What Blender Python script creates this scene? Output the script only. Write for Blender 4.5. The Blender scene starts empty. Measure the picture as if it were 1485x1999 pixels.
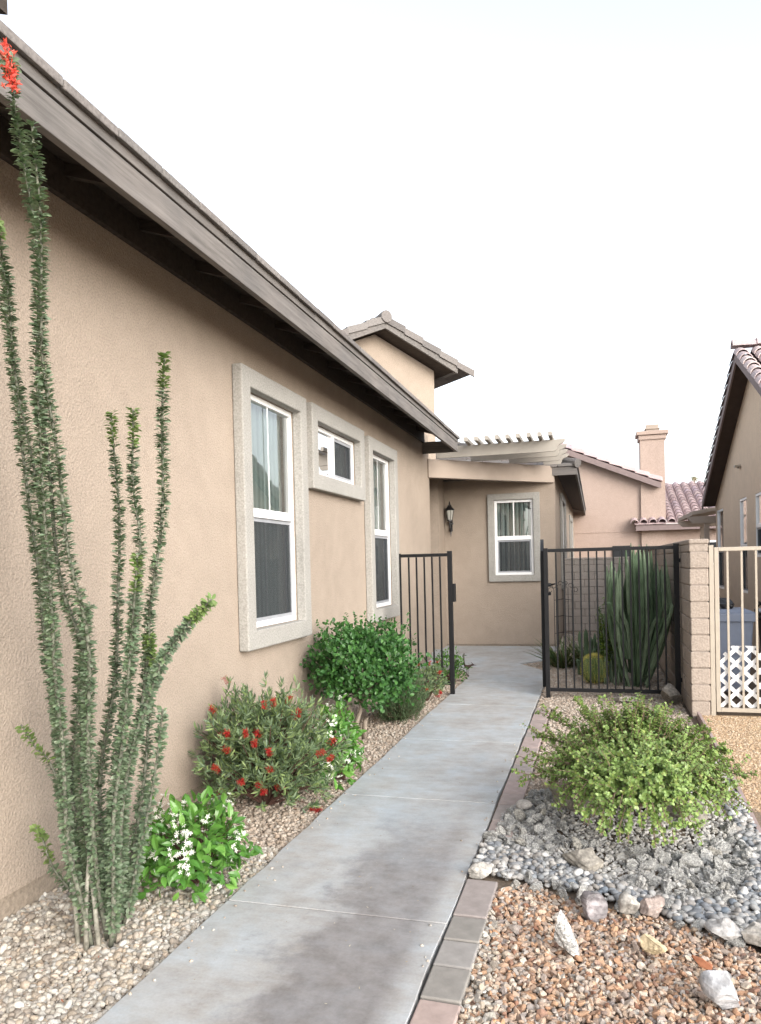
import bpy, bmesh, math, random
import numpy as np
from mathutils import Vector, Matrix
random.seed(7)
RS = np.random.RandomState(11)
scene = bpy.context.scene
COL = scene.collection
R = math.radians

# ------------------------------------------------------------------ materials
def new_mat(name):
    m = bpy.data.materials.new(name); m.use_nodes = True
    nt = m.node_tree; nt.nodes.clear()
    out = nt.nodes.new('ShaderNodeOutputMaterial')
    return m, nt, out
def N(nt, t, **kw):
    n = nt.nodes.new(t)
    for k, v in kw.items():
        if k in n.inputs: n.inputs[k].default_value = v
        else: setattr(n, k, v)
    return n
def L(nt, a, b): nt.links.new(a, b)
def ramp(nt, fac, stops, interp='LINEAR'):
    r = nt.nodes.new('ShaderNodeValToRGB'); r.color_ramp.interpolation = interp
    e = r.color_ramp.elements
    if len(stops) == 1: stops = [(0, stops[0][1]), (1, stops[0][1])]
    while len(e) < len(stops): e.new(0.5)
    for i, (p, c) in enumerate(stops):
        e[i].position = p; e[i].color = (c[0], c[1], c[2], 1)
    L(nt, fac, r.inputs[0]); return r
def coords(nt, scale=(1, 1, 1)):
    tc = N(nt, 'ShaderNodeTexCoord'); mp = N(nt, 'ShaderNodeMapping')
    mp.inputs['Scale'].default_value = scale
    L(nt, tc.outputs['Object'], mp.inputs['Vector']); return mp.outputs[0]
def noise(nt, vec, scale, detail=4, rough=.55):
    n = N(nt, 'ShaderNodeTexNoise'); n.inputs['Scale'].default_value = scale
    n.inputs['Detail'].default_value = detail; n.inputs['Roughness'].default_value = rough
    L(nt, vec, n.inputs['Vector']); return n.outputs['Fac']
def bump(nt, h, strength, dist, nrm=None):
    b = N(nt, 'ShaderNodeBump'); b.inputs['Strength'].default_value = strength
    b.inputs['Distance'].default_value = dist; L(nt, h, b.inputs['Height'])
    if nrm is not None: L(nt, nrm, b.inputs['Normal'])
    return b.outputs[0]
def mixc(nt, fac, a, b, mode='MIX'):
    m = N(nt, 'ShaderNodeMixRGB'); m.blend_type = mode
    for s, v in ((0, fac), (1, a), (2, b)):
        if isinstance(v, (int, float)): m.inputs[s].default_value = v
        elif isinstance(v, tuple): m.inputs[s].default_value = (v[0], v[1], v[2], 1)
        else: L(nt, v, m.inputs[s])
    return m.outputs[0]
def principled(nt, out, col, rough=.8, spec=.3, nrm=None, metal=0):
    p = N(nt, 'ShaderNodeBsdfPrincipled')
    if isinstance(col, tuple): p.inputs['Base Color'].default_value = (*col[:3], 1)
    else: L(nt, col, p.inputs['Base Color'])
    if isinstance(rough, (int, float)): p.inputs['Roughness'].default_value = rough
    else: L(nt, rough, p.inputs['Roughness'])
    p.inputs['Specular IOR Level'].default_value = spec
    p.inputs['Metallic'].default_value = metal
    if nrm is not None: L(nt, nrm, p.inputs['Normal'])
    L(nt, p.outputs[0], out.inputs[0]); return p

def mat_stucco(name, c, var=.12, gscale=105, bs=.8, bd=.008, warm=None):
    m, nt, out = new_mat(name); v = coords(nt)
    big = noise(nt, v, .9, 5, .6); mid = noise(nt, v, 7, 5, .6); fine = noise(nt, v, gscale, 3, .6)
    vo = N(nt, 'ShaderNodeTexVoronoi'); vo.inputs['Scale'].default_value = gscale * .8; L(nt, v, vo.inputs['Vector'])
    d = tuple(x * (1 - var) for x in c); l = tuple(min(1, x * (1 + var)) for x in c)
    r = ramp(nt, big, [(.3, d), (.7, l)])
    c2 = mixc(nt, .35, r.outputs[0], ramp(nt, mid, [(.3, tuple(x * .86 for x in c)), (.7, tuple(x * 1.12 for x in c))]).outputs[0])
    c3 = mixc(nt, .5, c2, ramp(nt, fine, [(.34, (.60, .59, .58)), (.6, (1.13, 1.13, 1.13))]).outputs[0], 'MULTIPLY')
    h = mixc(nt, .5, fine, vo.outputs['Distance'])
    n1 = bump(nt, h, bs, bd); n2 = bump(nt, mid, .25, .01, n1)
    principled(nt, out, c3, .93, .15, n2); return m
def mat_wood(name, c, axis=1, s=1.0):
    m, nt, out = new_mat(name)
    sc = [38 * s, 38 * s, 38 * s]; sc[axis] = 2.2
    v = coords(nt, tuple(sc)); v2 = coords(nt)
    g = noise(nt, v, 1.0, 6, .65); b = noise(nt, v2, 2.3, 5, .6)
    r = ramp(nt, g, [(.32, tuple(x * .45 for x in c)), (.48, c), (.68, tuple(x * 1.5 for x in c))])
    c2 = mixc(nt, .45, r.outputs[0], ramp(nt, b, [(.3, tuple(x * .75 for x in c)), (.7, (c[0] * 1.4, c[1] * 1.3, c[2] * 1.22))]).outputs[0])
    principled(nt, out, c2, .85, .2, bump(nt, g, .5, .004)); return m
def mat_plain(name, c, rough=.5, spec=.4, metal=0, var=.1, scale=12, bd=0.0, bscale=60):
    m, nt, out = new_mat(name); v = coords(nt)
    n = noise(nt, v, scale, 5, .6)
    r = ramp(nt, n, [(.3, tuple(x * (1 - var) for x in c)), (.7, tuple(min(1, x * (1 + var)) for x in c))])
    nrm = bump(nt, noise(nt, v, bscale, 3), .4, bd) if bd else None
    principled(nt, out, r.outputs[0], rough, spec, nrm, metal); return m
def mat_leaf(name, cols, rough=.42, trans=.28, spec=.4):
    m, nt, out = new_mat(name)
    g = N(nt, 'ShaderNodeNewGeometry')
    st = [((i + .5) / len(cols), c) for i, c in enumerate(cols)]
    r = ramp(nt, g.outputs['Random Per Island'], st)
    v = coords(nt); big = noise(nt, v, 9, 3)
    c = mixc(nt, .6, r.outputs[0], ramp(nt, big, [(.32, (.7, .7, .7)), (.68, (1.22, 1.22, 1.15))]).outputs[0], 'MULTIPLY')
    p = N(nt, 'ShaderNodeBsdfPrincipled'); L(nt, c, p.inputs['Base Color'])
    p.inputs['Roughness'].default_value = rough; p.inputs['Specular IOR Level'].default_value = spec
    t = N(nt, 'ShaderNodeBsdfTranslucent'); L(nt, mixc(nt, .5, c, (.35, .55, .08), 'SOFT_LIGHT'), t.inputs['Color'])
    mx = N(nt, 'ShaderNodeMixShader'); mx.inputs[0].default_value = trans
    L(nt, p.outputs[0], mx.inputs[1]); L(nt, t.outputs[0], mx.inputs[2]); L(nt, mx.outputs[0], out.inputs[0]); return m
def mat_stone(name, cols, rough=.85, bscale=140, mott=.4, contrast=0):
    m, nt, out = new_mat(name)
    g = N(nt, 'ShaderNodeNewGeometry'); st = [((i + .5) / len(cols), c) for i, c in enumerate(cols)]
    r = ramp(nt, g.outputs['Random Per Island'], st); v = coords(nt)
    f = noise(nt, v, bscale, 5, .65)
    c = mixc(nt, mott, r.outputs[0], ramp(nt, f, [(.32, (.45, .44, .43)), (.6, (1.3, 1.3, 1.3))]).outputs[0], 'MULTIPLY')
    if contrast:
        f2 = noise(nt, v, bscale * .45, 6, .7)
        c = mixc(nt, contrast, c, ramp(nt, f2, [(.4, (.25, .25, .25)), (.55, (1, 1, 1)), (.66, (2.0, 2.0, 1.95))]).outputs[0], 'MULTIPLY')
    principled(nt, out, c, rough, .25, bump(nt, f, .5, .003)); return m

M = {}
M['stucco'] = mat_stucco('stucco_beige', (.335, .278, .226), .14)
M['stucco_n'] = mat_stucco('stucco_neighbour', (.64, .50, .375), .07, 80)
M['stucco_p'] = mat_stucco('stucco_pink', (.375, .292, .248), .05, 60)
M['trim'] = mat_stucco('stucco_trim_grey', (.32, .31, .287), .07, 75, .6, .006)
M['footing'] = mat_stucco('concrete_footing', (.27, .225, .18), .15, 60)
M['fascia'] = mat_wood('weathered_fascia_wood', (.142, .134, .128), 1)
M['fascia_x'] = mat_wood('weathered_fascia_cross', (.142, .134, .128), 0)
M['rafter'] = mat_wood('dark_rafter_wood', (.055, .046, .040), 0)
M['brown'] = mat_plain('dark_brown_eave_paint', (.07, .052, .045), .8, .2)
M['mauve'] = mat_plain('mauve_brown_fascia_paint', (.20, .155, .15), .8, .2)
M['tile'] = mat_stone('grey_brown_concrete_tile', [(.135, .125, .12), (.17, .16, .152), (.20, .185, .175), (.155, .14, .132)], .9, 60, .5)
M['tile_p'] = mat_stone('pinkish_roof_tile', [(.36, .27, .27), (.42, .32, .32), (.46, .36, .35), (.38, .30, .32)], .85, 40, .3)
M['tile_n'] = mat_stone('barrel_roof_tile', [(.40, .33, .33), (.48, .39, .38), (.52, .43, .41)], .8, 40, .25)
M['vinyl'] = mat_plain('white_vinyl', (.80, .80, .80), .35, .5, var=.03)
M['pergola'] = mat_plain('taupe_pergola_paint', (.31, .285, .25), .7, .3, var=.08, scale=5, bd=.002, bscale=30)
M['beam'] = mat_plain('beige_beam_paint', (.325, .268, .222), .75, .3, var=.06, scale=5, bd=.002, bscale=30)
M['iron'] = mat_plain('black_iron_paint', (.008, .008, .009), .5, .25, var=.2)
M['beige_metal'] = mat_plain('beige_metal_paint', (.37, .325, .265), .5, .4, var=.06)
M['lattice'] = mat_plain('white_lattice', (.80, .80, .79), .5, .4, var=.04)
M['bin'] = mat_plain('blue_grey_plastic', (.18, .215, .29), .5, .4, var=.06)
M['blackplastic'] = mat_plain('black_plastic', (.012, .012, .013), .35, .5)
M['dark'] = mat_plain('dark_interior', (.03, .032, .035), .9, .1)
M['screen_frame'] = mat_plain('grey_screen_frame', (.30, .31, .33), .5, .4)
M['rust'] = mat_plain('rusty_dark_metal', (.05, .03, .025), .7, .3)
M['bark'] = mat_plain('grey_tan_bark', (.28, .235, .19), .9, .2, var=.3, scale=40, bd=.006, bscale=70)
M['twig'] = mat_plain('dark_reddish_twig', (.09, .05, .04), .85, .2, var=.3, scale=60)
M['ocostem'] = mat_plain('grey_green_ocotillo_bark', (.15, .155, .12), .9, .2, var=.5, scale=60, bd=.004, bscale=120)
M['white_flower'] = mat_leaf('white_petals', [(.80, .80, .74), (.85, .85, .80)], .6, .25)
M['red_flower'] = mat_leaf('red_filaments', [(.36, .010, .010), (.28, .008, .010), (.46, .025, .018)], .6, .2)
M['coral_flower'] = mat_leaf('coral_petals', [(.70, .10, .06), (.65, .16, .12), (.75, .07, .05)], .6, .3)
M['barrel_spine'] = mat_plain('yellow_spines', (.62, .55, .16), .7, .2)
M['lamp_glass'] = mat_plain('frosted_lantern_glass', (.42, .42, .38), .2, .5)

def mat_glass():
    m, nt, out = new_mat('window_glass')
    fr = N(nt, 'ShaderNodeFresnel'); fr.inputs['IOR'].default_value = 1.75
    mm = N(nt, 'ShaderNodeMath', operation='MULTIPLY_ADD'); L(nt, fr.outputs[0], mm.inputs[0]); mm.inputs[1].default_value = 1.3; mm.inputs[2].default_value = .10
    mm.use_clamp = True
    v = coords(nt); nz = bump(nt, noise(nt, v, 1.6, 2), .05, .02)
    g = N(nt, 'ShaderNodeBsdfGlossy'); g.inputs['Roughness'].default_value = 0.0; L(nt, nz, g.inputs['Normal'])
    t = N(nt, 'ShaderNodeBsdfTransparent'); t.inputs['Color'].default_value = (.90, .96, .95, 1)
    mx = N(nt, 'ShaderNodeMixShader'); L(nt, mm.outputs[0], mx.inputs[0]); L(nt, t.outputs[0], mx.inputs[1]); L(nt, g.outputs[0], mx.inputs[2])
    L(nt, mx.outputs[0], out.inputs[0]); return m
M['glass'] = mat_glass()
def mat_screen():
    m, nt, out = new_mat('insect_screen_mesh')
    d = N(nt, 'ShaderNodeBsdfDiffuse'); d.inputs['Color'].default_value = (.055, .06, .065, 1)
    t = N(nt, 'ShaderNodeBsdfTransparent'); mx = N(nt, 'ShaderNodeMixShader'); mx.inputs[0].default_value = .6
    L(nt, t.outputs[0], mx.inputs[1]); L(nt, d.outputs[0], mx.inputs[2]); L(nt, mx.outputs[0], out.inputs[0]); return m
M['screen'] = mat_screen()
M['blinds'] = mat_plain('sage_vertical_blinds', (.50, .56, .53), .7, .3, var=.08, scale=3)

def mat_path():
    m, nt, out = new_mat('stained_concrete'); v = coords(nt)
    v2 = coords(nt, (1, .55, 1))
    a = noise(nt, v2, 1.1, 7, .62); b = noise(nt, v, 3.2, 7, .68); f = noise(nt, v, 90, 5, .6); s = noise(nt, v, 9, 8, .72)
    fan = noise(nt, coords(nt, (1.3, 3.0, 1)), 4.0, 7, .7)
    base = ramp(nt, a, [(.34, (.26, .245, .23)), (.43, (.34, .325, .305)), (.50, (.39, .395, .395)), (.58, (.375, .425, .46)), (.7, (.385, .45, .505))])
    c = mixc(nt, .5, base.outputs[0], ramp(nt, b, [(.36, (.25, .235, .225)), (.48, (.37, .365, .355)), (.62, (.41, .465, .51))]).outputs[0])
    c = mixc(nt, .3, c, ramp(nt, fan, [(.38, (.32, .30, .275)), (.6, (.45, .485, .51))]).outputs[0])
    c = mixc(nt, .35, c, ramp(nt, s, [(.3, (.72, .70, .68)), (.6, (1.1, 1.1, 1.1))]).outputs[0], 'MULTIPLY')
    c = mixc(nt, .25, c, ramp(nt, f, [(.3, (.7, .7, .7)), (.6, (1.15, 1.15, 1.15))]).outputs[0], 'MULTIPLY')
    # darker damp stains down the middle/right of the near slabs
    tc = N(nt, 'ShaderNodeTexCoord'); sp = N(nt, 'ShaderNodeSeparateXYZ'); L(nt, tc.outputs['Object'], sp.inputs[0])
    def band(sock, lo, hi):
        mr = N(nt, 'ShaderNodeMapRange'); mr.interpolation_type = 'SMOOTHSTEP'
        mr.inputs['From Min'].default_value = lo; mr.inputs['From Max'].default_value = hi; L(nt, sock, mr.inputs[0]); return mr.outputs[0]
    def mul(p, q):
        x = N(nt, 'ShaderNodeMath', operation='MULTIPLY')
        for i, u in enumerate((p, q)):
            if isinstance(u, (int, float)): x.inputs[i].default_value = u
            else: L(nt, u, x.inputs[i])
        return x.outputs[0]
    wob = N(nt, 'ShaderNodeMath', operation='MULTIPLY_ADD'); L(nt, b, wob.inputs[0]); wob.inputs[1].default_value = .9; L(nt, sp.outputs[0], wob.inputs[2])
    near = band(sp.outputs[1], 4.7, 3.3)
    st = mul(mul(band(wob.outputs[0], -.78, -.58), near), band(sp.outputs[0], -.62, -.74))
    c = mixc(nt, mul(st, .72), c, ramp(nt, s, [(.35, (.125, .112, .108)), (.62, (.215, .20, .20))]).outputs[0])
    rg = ramp(nt, s, [(.3, (.75, .75, .75)), (.7, (.55, .55, .55))])
    principled(nt, out, c, rg.outputs[0], .35, bump(nt, f, .3, .002, bump(nt, b, .25, .01))); return m
M['path'] = mat_path()
def mat_soil(name, c1, c2, sc=70, bd=.01):
    m, nt, out = new_mat(name); v = coords(nt)
    a = noise(nt, v, sc, 5, .7); b = noise(nt, v, 2, 4)
    c = mixc(nt, .4, ramp(nt, a, [(.35, c1), (.65, c2)]).outputs[0], ramp(nt, b, [(.3, c1), (.7, c2)]).outputs[0])
    principled(nt, out, c, .95, .1, bump(nt, a, .8, bd)); return m
M['soil'] = mat_soil('dry_soil', (.13, .10, .075), (.24, .19, .145))
M['dg'] = mat_soil('tan_fine_gravel', (.20, .14, .085), (.42, .31, .20), 90, .012)
M['block'] = mat_stucco('slumpstone_block', (.335, .283, .24), .12, 60, .6, .008)
M['block2'] = mat_stucco('pale_back_wall_block', (.50, .44, .39), .07, 60, .5, .006)
M['mortar'] = mat_plain('grey_mortar', (.26, .22, .19), .95, .1, var=.2)
M['rockunit'] = None
PAV = [mat_plain('paver_%d' % i, c, .85, .25, var=.15, scale=14, bd=.003, bscale=90) for i, c in enumerate(
    [(.32, .265, .245), (.285, .25, .235), (.28, .265, .25), (.245, .23, .21), (.37, .29, .26), (.35, .28, .26)])]

# ------------------------------------------------------------------ object helpers
def wloc(o):
    v = Vector((0, 0, 0))
    while o is not None: v += o.location; o = o.parent
    return v
def link(o, parent=None):
    COL.objects.link(o)
    if parent is not None: o.parent = parent
    return o
def thing(name, label, cat, loc=(0, 0, 0), group=None):
    o = bpy.data.objects.new(name, None); o.empty_display_size = .1; link(o); o.location = loc
    o['label'] = label; o['category'] = cat
    if group: o['group'] = group
    return o
def tag(o, label=None, cat=None, group=None, kind=None):
    if label: o['label'] = label
    if cat: o['category'] = cat
    if group: o['group'] = group
    if kind: o['kind'] = kind
    return o
class Frame:
    def __init__(s, o=(0, 0, 0), u=(1, 0, 0), n=(0, -1, 0)):
        s.o = Vector(o); s.u = Vector(u).normalized(); s.n = Vector(n).normalized(); s.z = Vector((0, 0, 1))
    def __call__(s, a, d, z): return s.o + s.u * a + s.n * d + s.z * z
WORLD = Frame((0, 0, 0), (1, 0, 0), (0, 1, 0))
class MB:
    def __init__(s, fr=WORLD): s.v = []; s.f = []; s.fr = fr
    def add(s, vs, fs):
        b = len(s.v); s.v += [tuple(s.fr(*p)) for p in vs]; s.f += [tuple(b + i for i in f) for f in fs]; return s
    def box(s, a0, a1, d0, d1, z0, z1):
        return s.add([(a0, d0, z0), (a1, d0, z0), (a1, d1, z0), (a0, d1, z0), (a0, d0, z1), (a1, d0, z1), (a1, d1, z1), (a0, d1, z1)],
                     [(0, 3, 2, 1), (4, 5, 6, 7), (0, 1, 5, 4), (1, 2, 6, 5), (2, 3, 7, 6), (3, 0, 4, 7)])
    def hexa(s, p8): return s.add(p8, [(0, 3, 2, 1), (4, 5, 6, 7), (0, 1, 5, 4), (1, 2, 6, 5), (2, 3, 7, 6), (3, 0, 4, 7)])
    def prism(s, poly, d0, d1):            # polygon in (a,z), extruded along d
        n = len(poly); return s.add([(a, d0, z) for a, z in poly] + [(a, d1, z) for a, z in poly],
            [tuple(range(n)), tuple(range(2 * n - 1, n - 1, -1))] + [(i, (i + 1) % n, n + (i + 1) % n, n + i) for i in range(n)])
    def slab(s, poly, z0, z1):             # polygon in (a,d), extruded along z
        n = len(poly); return s.add([(a, d, z0) for a, d in poly] + [(a, d, z1) for a, d in poly],
            [tuple(range(n - 1, -1, -1)), tuple(range(n, 2 * n))] + [(i, (i + 1) % n, n + (i + 1) % n, n + i) for i in range(n)])
    def tube(s, pts, rad, n=8, cap=True):
        pts = [Vector(p) for p in pts]; rad = rad if hasattr(rad, '__len__') else [rad] * len(pts)
        vs, fs = [], []; ref = Vector((.3, .2, 1)).normalized()
        for i, p in enumerate(pts):
            t = (pts[min(i + 1, len(pts) - 1)] - pts[max(i - 1, 0)]).normalized()
            x = t.cross(ref)
            if x.length < .15: x = t.cross(Vector((1, 0, 0)))
            x.normalize(); y = t.cross(x)
            for k in range(n):
                a = 2 * math.pi * k / n; vs.append(p + x * math.cos(a) * rad[i] + y * math.sin(a) * rad[i])
        for i in range(len(pts) - 1):
            for k in range(n): fs.append((i * n + k, i * n + (k + 1) % n, (i + 1) * n + (k + 1) % n, (i + 1) * n + k))
        if cap: fs += [tuple(range(n - 1, -1, -1)), tuple((len(pts) - 1) * n + k for k in range(n))]
        return s.add([tuple(q) for q in vs], fs)
    def lathe(s, c, prof, n=12):
        vs, fs = [], []
        for r, z in prof:
            for k in range(n):
                a = 2 * math.pi * k / n; vs.append((c[0] + r * math.cos(a), c[1] + r * math.sin(a), c[2] + z))
        for i in range(len(prof) - 1):
            for k in range(n): fs.append((i * n + k, i * n + (k + 1) % n, (i + 1) * n + (k + 1) % n, (i + 1) * n + k))
        fs += [tuple(range(n - 1, -1, -1)), tuple((len(prof) - 1) * n + k for k in range(n))]
        return s.add(vs, fs)
    def build(s, name, mat, parent=None, loc=None, bevel=0, smooth=False, recalc=True):
        me = bpy.data.meshes.new(name); off = wloc(parent) if parent is not None else Vector(loc or (0, 0, 0))
        me.from_pydata([(x - off.x, y - off.y, z - off.z) for x, y, z in s.v], [], s.f)
        if recalc:
            bm = bmesh.new(); bm.from_mesh(me); bmesh.ops.recalc_face_normals(bm, faces=bm.faces); bm.to_mesh(me); bm.free()
        me.materials.append(mat)
        if smooth: me.polygons.foreach_set('use_smooth', [True] * len(me.polygons))
        o = bpy.data.objects.new(name, me); link(o, parent)
        if parent is None: o.location = off
        if bevel:
            b = o.modifiers.new('bevel', 'BEVEL'); b.width = bevel; b.segments = 2; b.limit_method = 'ANGLE'; b.angle_limit = R(40)
        return o
    def wall(s, a0, a1, z0, z1, holes, depth, d=0.0, rim=True):      # sheet facing +n with openings and reveals, closed at the back rim
        As = sorted({a0, a1, *[h[0] for h in holes], *[h[1] for h in holes]}); Zs = sorted({z0, z1, *[h[2] for h in holes], *[h[3] for h in holes]})
        inh = lambda a, z: any(h[0] < a < h[1] and h[2] < z < h[3] for h in holes)
        for i in range(len(As) - 1):
            for j in range(len(Zs) - 1):
                if inh((As[i] + As[i + 1]) / 2, (Zs[j] + Zs[j + 1]) / 2): continue
                p, q, r_, t = As[i], As[i + 1], Zs[j], Zs[j + 1]
                s.add([(p, d, r_), (q, d, r_), (q, d, t), (p, d, t)], [(0, 1, 2, 3)])
        for (p, q, r_, t) in ([(a0, a1, z0, z1)] if rim else []) + list(holes):
            e = [(p, r_), (q, r_), (q, t), (p, t)]
            for k in range(4):
                (x1, y1), (x2, y2) = e[k], e[(k + 1) % 4]
                s.add([(x1, d, y1), (x2, d, y2), (x2, d - depth, y2), (x1, d - depth, y1)], [(0, 1, 2, 3)])
        return s
def np_mesh(name, V, F, mat, parent=None, loc=(0, 0, 0), smooth=False, mats=None, mi=None):
    off = np.array(wloc(parent)) if parent is not None else np.array(loc, float)
    V = (V - off).astype(np.float32); F = np.asarray(F, np.int32); k = F.shape[1]
    me = bpy.data.meshes.new(name); me.vertices.add(len(V)); me.vertices.foreach_set('co', V.ravel())
    me.loops.add(F.size); me.loops.foreach_set('vertex_index', F.ravel()); me.polygons.add(len(F))
    me.polygons.foreach_set('loop_start', np.arange(0, F.size, k, dtype=np.int32)); me.polygons.foreach_set('loop_total', np.full(len(F), k, np.int32))
    me.polygons.foreach_set('use_smooth', np.full(len(F), smooth)); me.materials.append(mat); me.update(calc_edges=True)
    o = bpy.data.objects.new(name, me); link(o, parent)
    if parent is None: o.location = off
    return o
def nrmz(a): return a / np.maximum(np.linalg.norm(a, axis=-1, keepdims=True), 1e-9)
def leaf_t(w, prof=(.0, .75, 1.0, .7, .12), fold=.25, bend=.25):      # unit-length leaf along +x, face normal +z
    n = len(prof); V = []; F = []
    for i, p in enumerate(prof):
        x = i / (n - 1); z = -bend * x * x; h = w * p * .5
        V += [(x, -h, z + fold * h), (x, 0, z), (x, h, z + fold * h)]
    for i in range(n - 1):
        a = 3 * i; b = a + 3
        F += [(a, a + 1, b + 1), (a, b + 1, b), (a + 1, a + 2, b + 2), (a + 1, b + 2, b + 1)]
    return np.array(V, float), np.array(F)
def scatter(T, P, D, U, S):
    V, F = T; P = np.asarray(P, float); D = nrmz(np.asarray(D, float)); U = np.asarray(U, float)
    Y = nrmz(np.cross(U, D)); Z = np.cross(D, Y); S = np.broadcast_to(np.asarray(S, float), (len(P),))
    W = P[:, None, :] + S[:, None, None] * (V[None, :, 0:1] * D[:, None] + V[None, :, 1:2] * Y[:, None] + V[None, :, 2:3] * Z[:, None])
    FF = F[None] + (np.arange(len(P)) * len(V))[:, None, None]
    return W.reshape(-1, 3), FF.reshape(-1, F.shape[1])
def merge(parts):
    Vs, Fs, b = [], [], 0
    for V, F in parts:
        Vs.append(V); Fs.append(F + b); b += len(V)
    return np.concatenate(Vs), np.concatenate(Fs)
def ico(sub):
    bm = bmesh.new(); bmesh.ops.create_icosphere(bm, subdivisions=sub, radius=1)
    V = np.array([v.co[:] for v in bm.verts]); F = np.array([[v.index for v in f.verts] for f in bm.faces]); bm.free(); return V, F
def stone_t(sub, rough, seed, flat=.7, angular=0):
    V, F = ico(sub); r = np.random.RandomState(seed); d = np.ones(len(V))
    for _ in range(7):
        a = nrmz(r.randn(3)); d += rough * r.uniform(-.5, .5) * np.cos(V @ a * r.uniform(1.5, 3.5) + r.uniform(0, 6))
    V = V * d[:, None]
    for _ in range(angular):
        a = nrmz(r.randn(3)); h = r.uniform(.45, .75); t = V @ a; V = V - np.maximum(t - h, 0)[:, None] * a[None]
    return V * np.array([1, r.uniform(.65, .9), flat * r.uniform(.8, 1.1)]), F
def rand_rot(n, tilt):
    ang = RS.uniform(0, 2 * np.pi, n); D = np.stack([np.cos(ang), np.sin(ang), RS.normal(0, tilt, n)], 1)
    U = np.stack([RS.normal(0, tilt, n), RS.normal(0, tilt, n), np.ones(n)], 1); return nrmz(D), nrmz(U)
def in_poly(x, y, poly):
    ins = np.zeros(len(x), bool); n = len(poly)
    for i in range(n):
        x1, y1 = poly[i]; x2, y2 = poly[(i + 1) % n]
        c = ((y1 > y) != (y2 > y)) & (x < (x2 - x1) * (y - y1) / ((y2 - y1) + 1e-12) + x1); ins ^= c
    return ins
def pts_in(poly, s, y0=None, y1=None):
    xs = [p[0] for p in poly]; ys = [p[1] for p in poly]
    gx, gy = np.meshgrid(np.arange(min(xs), max(xs), s), np.arange(max(min(ys), y0 if y0 is not None else -99), min(max(ys), y1 if y1 is not None else 99), s * .87))
    gx = gx + (np.arange(gx.shape[0]) % 2)[:, None] * s * .5
    x = gx.ravel() + RS.uniform(-.33, .33, gx.size) * s; y = gy.ravel() + RS.uniform(-.33, .33, gy.size) * s
    k = in_poly(x, y, poly); return x[k], y[k]
def stones(name, polys, mat, size, sub, z0, flat=.7, rough=.35, angular=0, layers=(1.0, .45), tilt=.35, var=.28, hfun=None, nt=8):
    T = [stone_t(sub, rough, 100 + i, flat, angular) for i in range(nt)]; parts = []
    for poly, a, b in polys:
        for li, dens in enumerate(layers):
            x, y = pts_in(poly, size * 1.55, a, b)
            if dens < 1:
                k = RS.rand(len(x)) < dens; x, y = x[k], y[k]
            D, U = rand_rot(len(x), tilt if li == 0 else tilt * 1.5)
            S = size * np.clip(RS.normal(1, var, len(x)), .5, 1.9)
            z = z0 + li * size * .62 + RS.uniform(-.18, .18, len(x)) * size
            if hfun is not None: z = z + hfun(x, y)
            P = np.stack([x, y, z], 1); idx = RS.randint(0, nt, len(x))
            for t in range(nt):
                m = idx == t
                if m.any(): parts.append(scatter(T[t], P[m], D[m], U[m], S[m]))
    V, F = merge(parts); o = np_mesh(name, V, F, mat, smooth=(angular == 0)); return o
EXPO = 1.72
OCO = [[(-2.09,2.7,-0.07),(-2.143,2.644,0.415),(-2.13,2.563,1.008),(-2.158,2.468,1.99),(-2.132,2.363,2.665),(-2.059,2.25,2.72)],
[(-2.003,2.62,-0.011),(-2.042,2.581,0.444),(-2.074,2.524,0.872),(-2.041,2.458,1.386),(-2.042,2.384,1.872),(-2.027,2.304,2.236),(-1.994,2.22,2.536)],
[(-1.96,2.55,0.047),(-1.952,2.501,0.558),(-1.866,2.428,1.093),(-1.889,2.344,1.425),(-1.877,2.25,2.027),(-1.788,2.15,2.414),(-1.764,2.043,2.979),(-1.681,1.93,3.006)],
[(-1.883,2.48,0.088),(-1.861,2.429,0.605),(-1.795,2.355,1.198),(-1.801,2.269,1.571),(-1.78,2.173,2.039),(-1.711,2.07,2.377),(-1.63,1.96,2.828)],
[(-1.929,2.42,0.131),(-1.931,2.383,0.518),(-1.907,2.329,0.917),(-1.866,2.266,1.207),(-1.833,2.196,1.695),(-1.785,2.12,2.08)],
[(-2.045,2.66,-0.013),(-1.978,2.645,0.512),(-1.87,2.624,1.087),(-1.817,2.598,1.418),(-1.808,2.57,1.781),(-1.788,2.54,2.065)],
[(-1.875,2.5,0.08),(-1.803,2.488,0.571),(-1.708,2.471,1.031),(-1.638,2.451,1.38),(-1.606,2.429,1.569),(-1.626,2.405,1.794),(-1.59,2.38,2.029)],
[(-1.9,2.58,0.019),(-1.8,2.565,0.548),(-1.676,2.544,1.08),(-1.602,2.518,1.474),(-1.543,2.49,1.856),(-1.507,2.46,2.244)],
[(-1.83,2.47,0.099),(-1.708,2.455,0.704),(-1.619,2.434,0.943),(-1.512,2.408,1.119),(-1.387,2.38,1.252),(-1.283,2.35,1.343)],
[(-1.902,2.6,0.03),(-1.722,2.58,0.426),(-1.66,2.551,0.68),(-1.616,2.517,0.81),(-1.567,2.48,0.926)],
[(-2.171,2.66,-0.005),(-2.191,2.631,0.201),(-2.214,2.589,0.344),(-2.208,2.54,0.414)],
[(-2.055,2.58,0.065),(-2.11,2.551,0.616),(-2.169,2.509,0.748),(-2.195,2.46,0.85)],
[(-1.819,2.44,0.114),(-1.745,2.42,0.518),(-1.679,2.391,0.912),(-1.597,2.357,1.236),(-1.555,2.32,1.501)],
[(-1.919,2.64,0.01),(-1.798,2.62,0.344),(-1.703,2.591,0.871),(-1.662,2.557,1.078),(-1.645,2.52,1.211)],
[(-2.143,2.72,-0.052),(-2.141,2.7,0.287),(-2.131,2.671,0.624),(-2.054,2.637,0.998),(-1.964,2.6,1.317)]]
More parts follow.
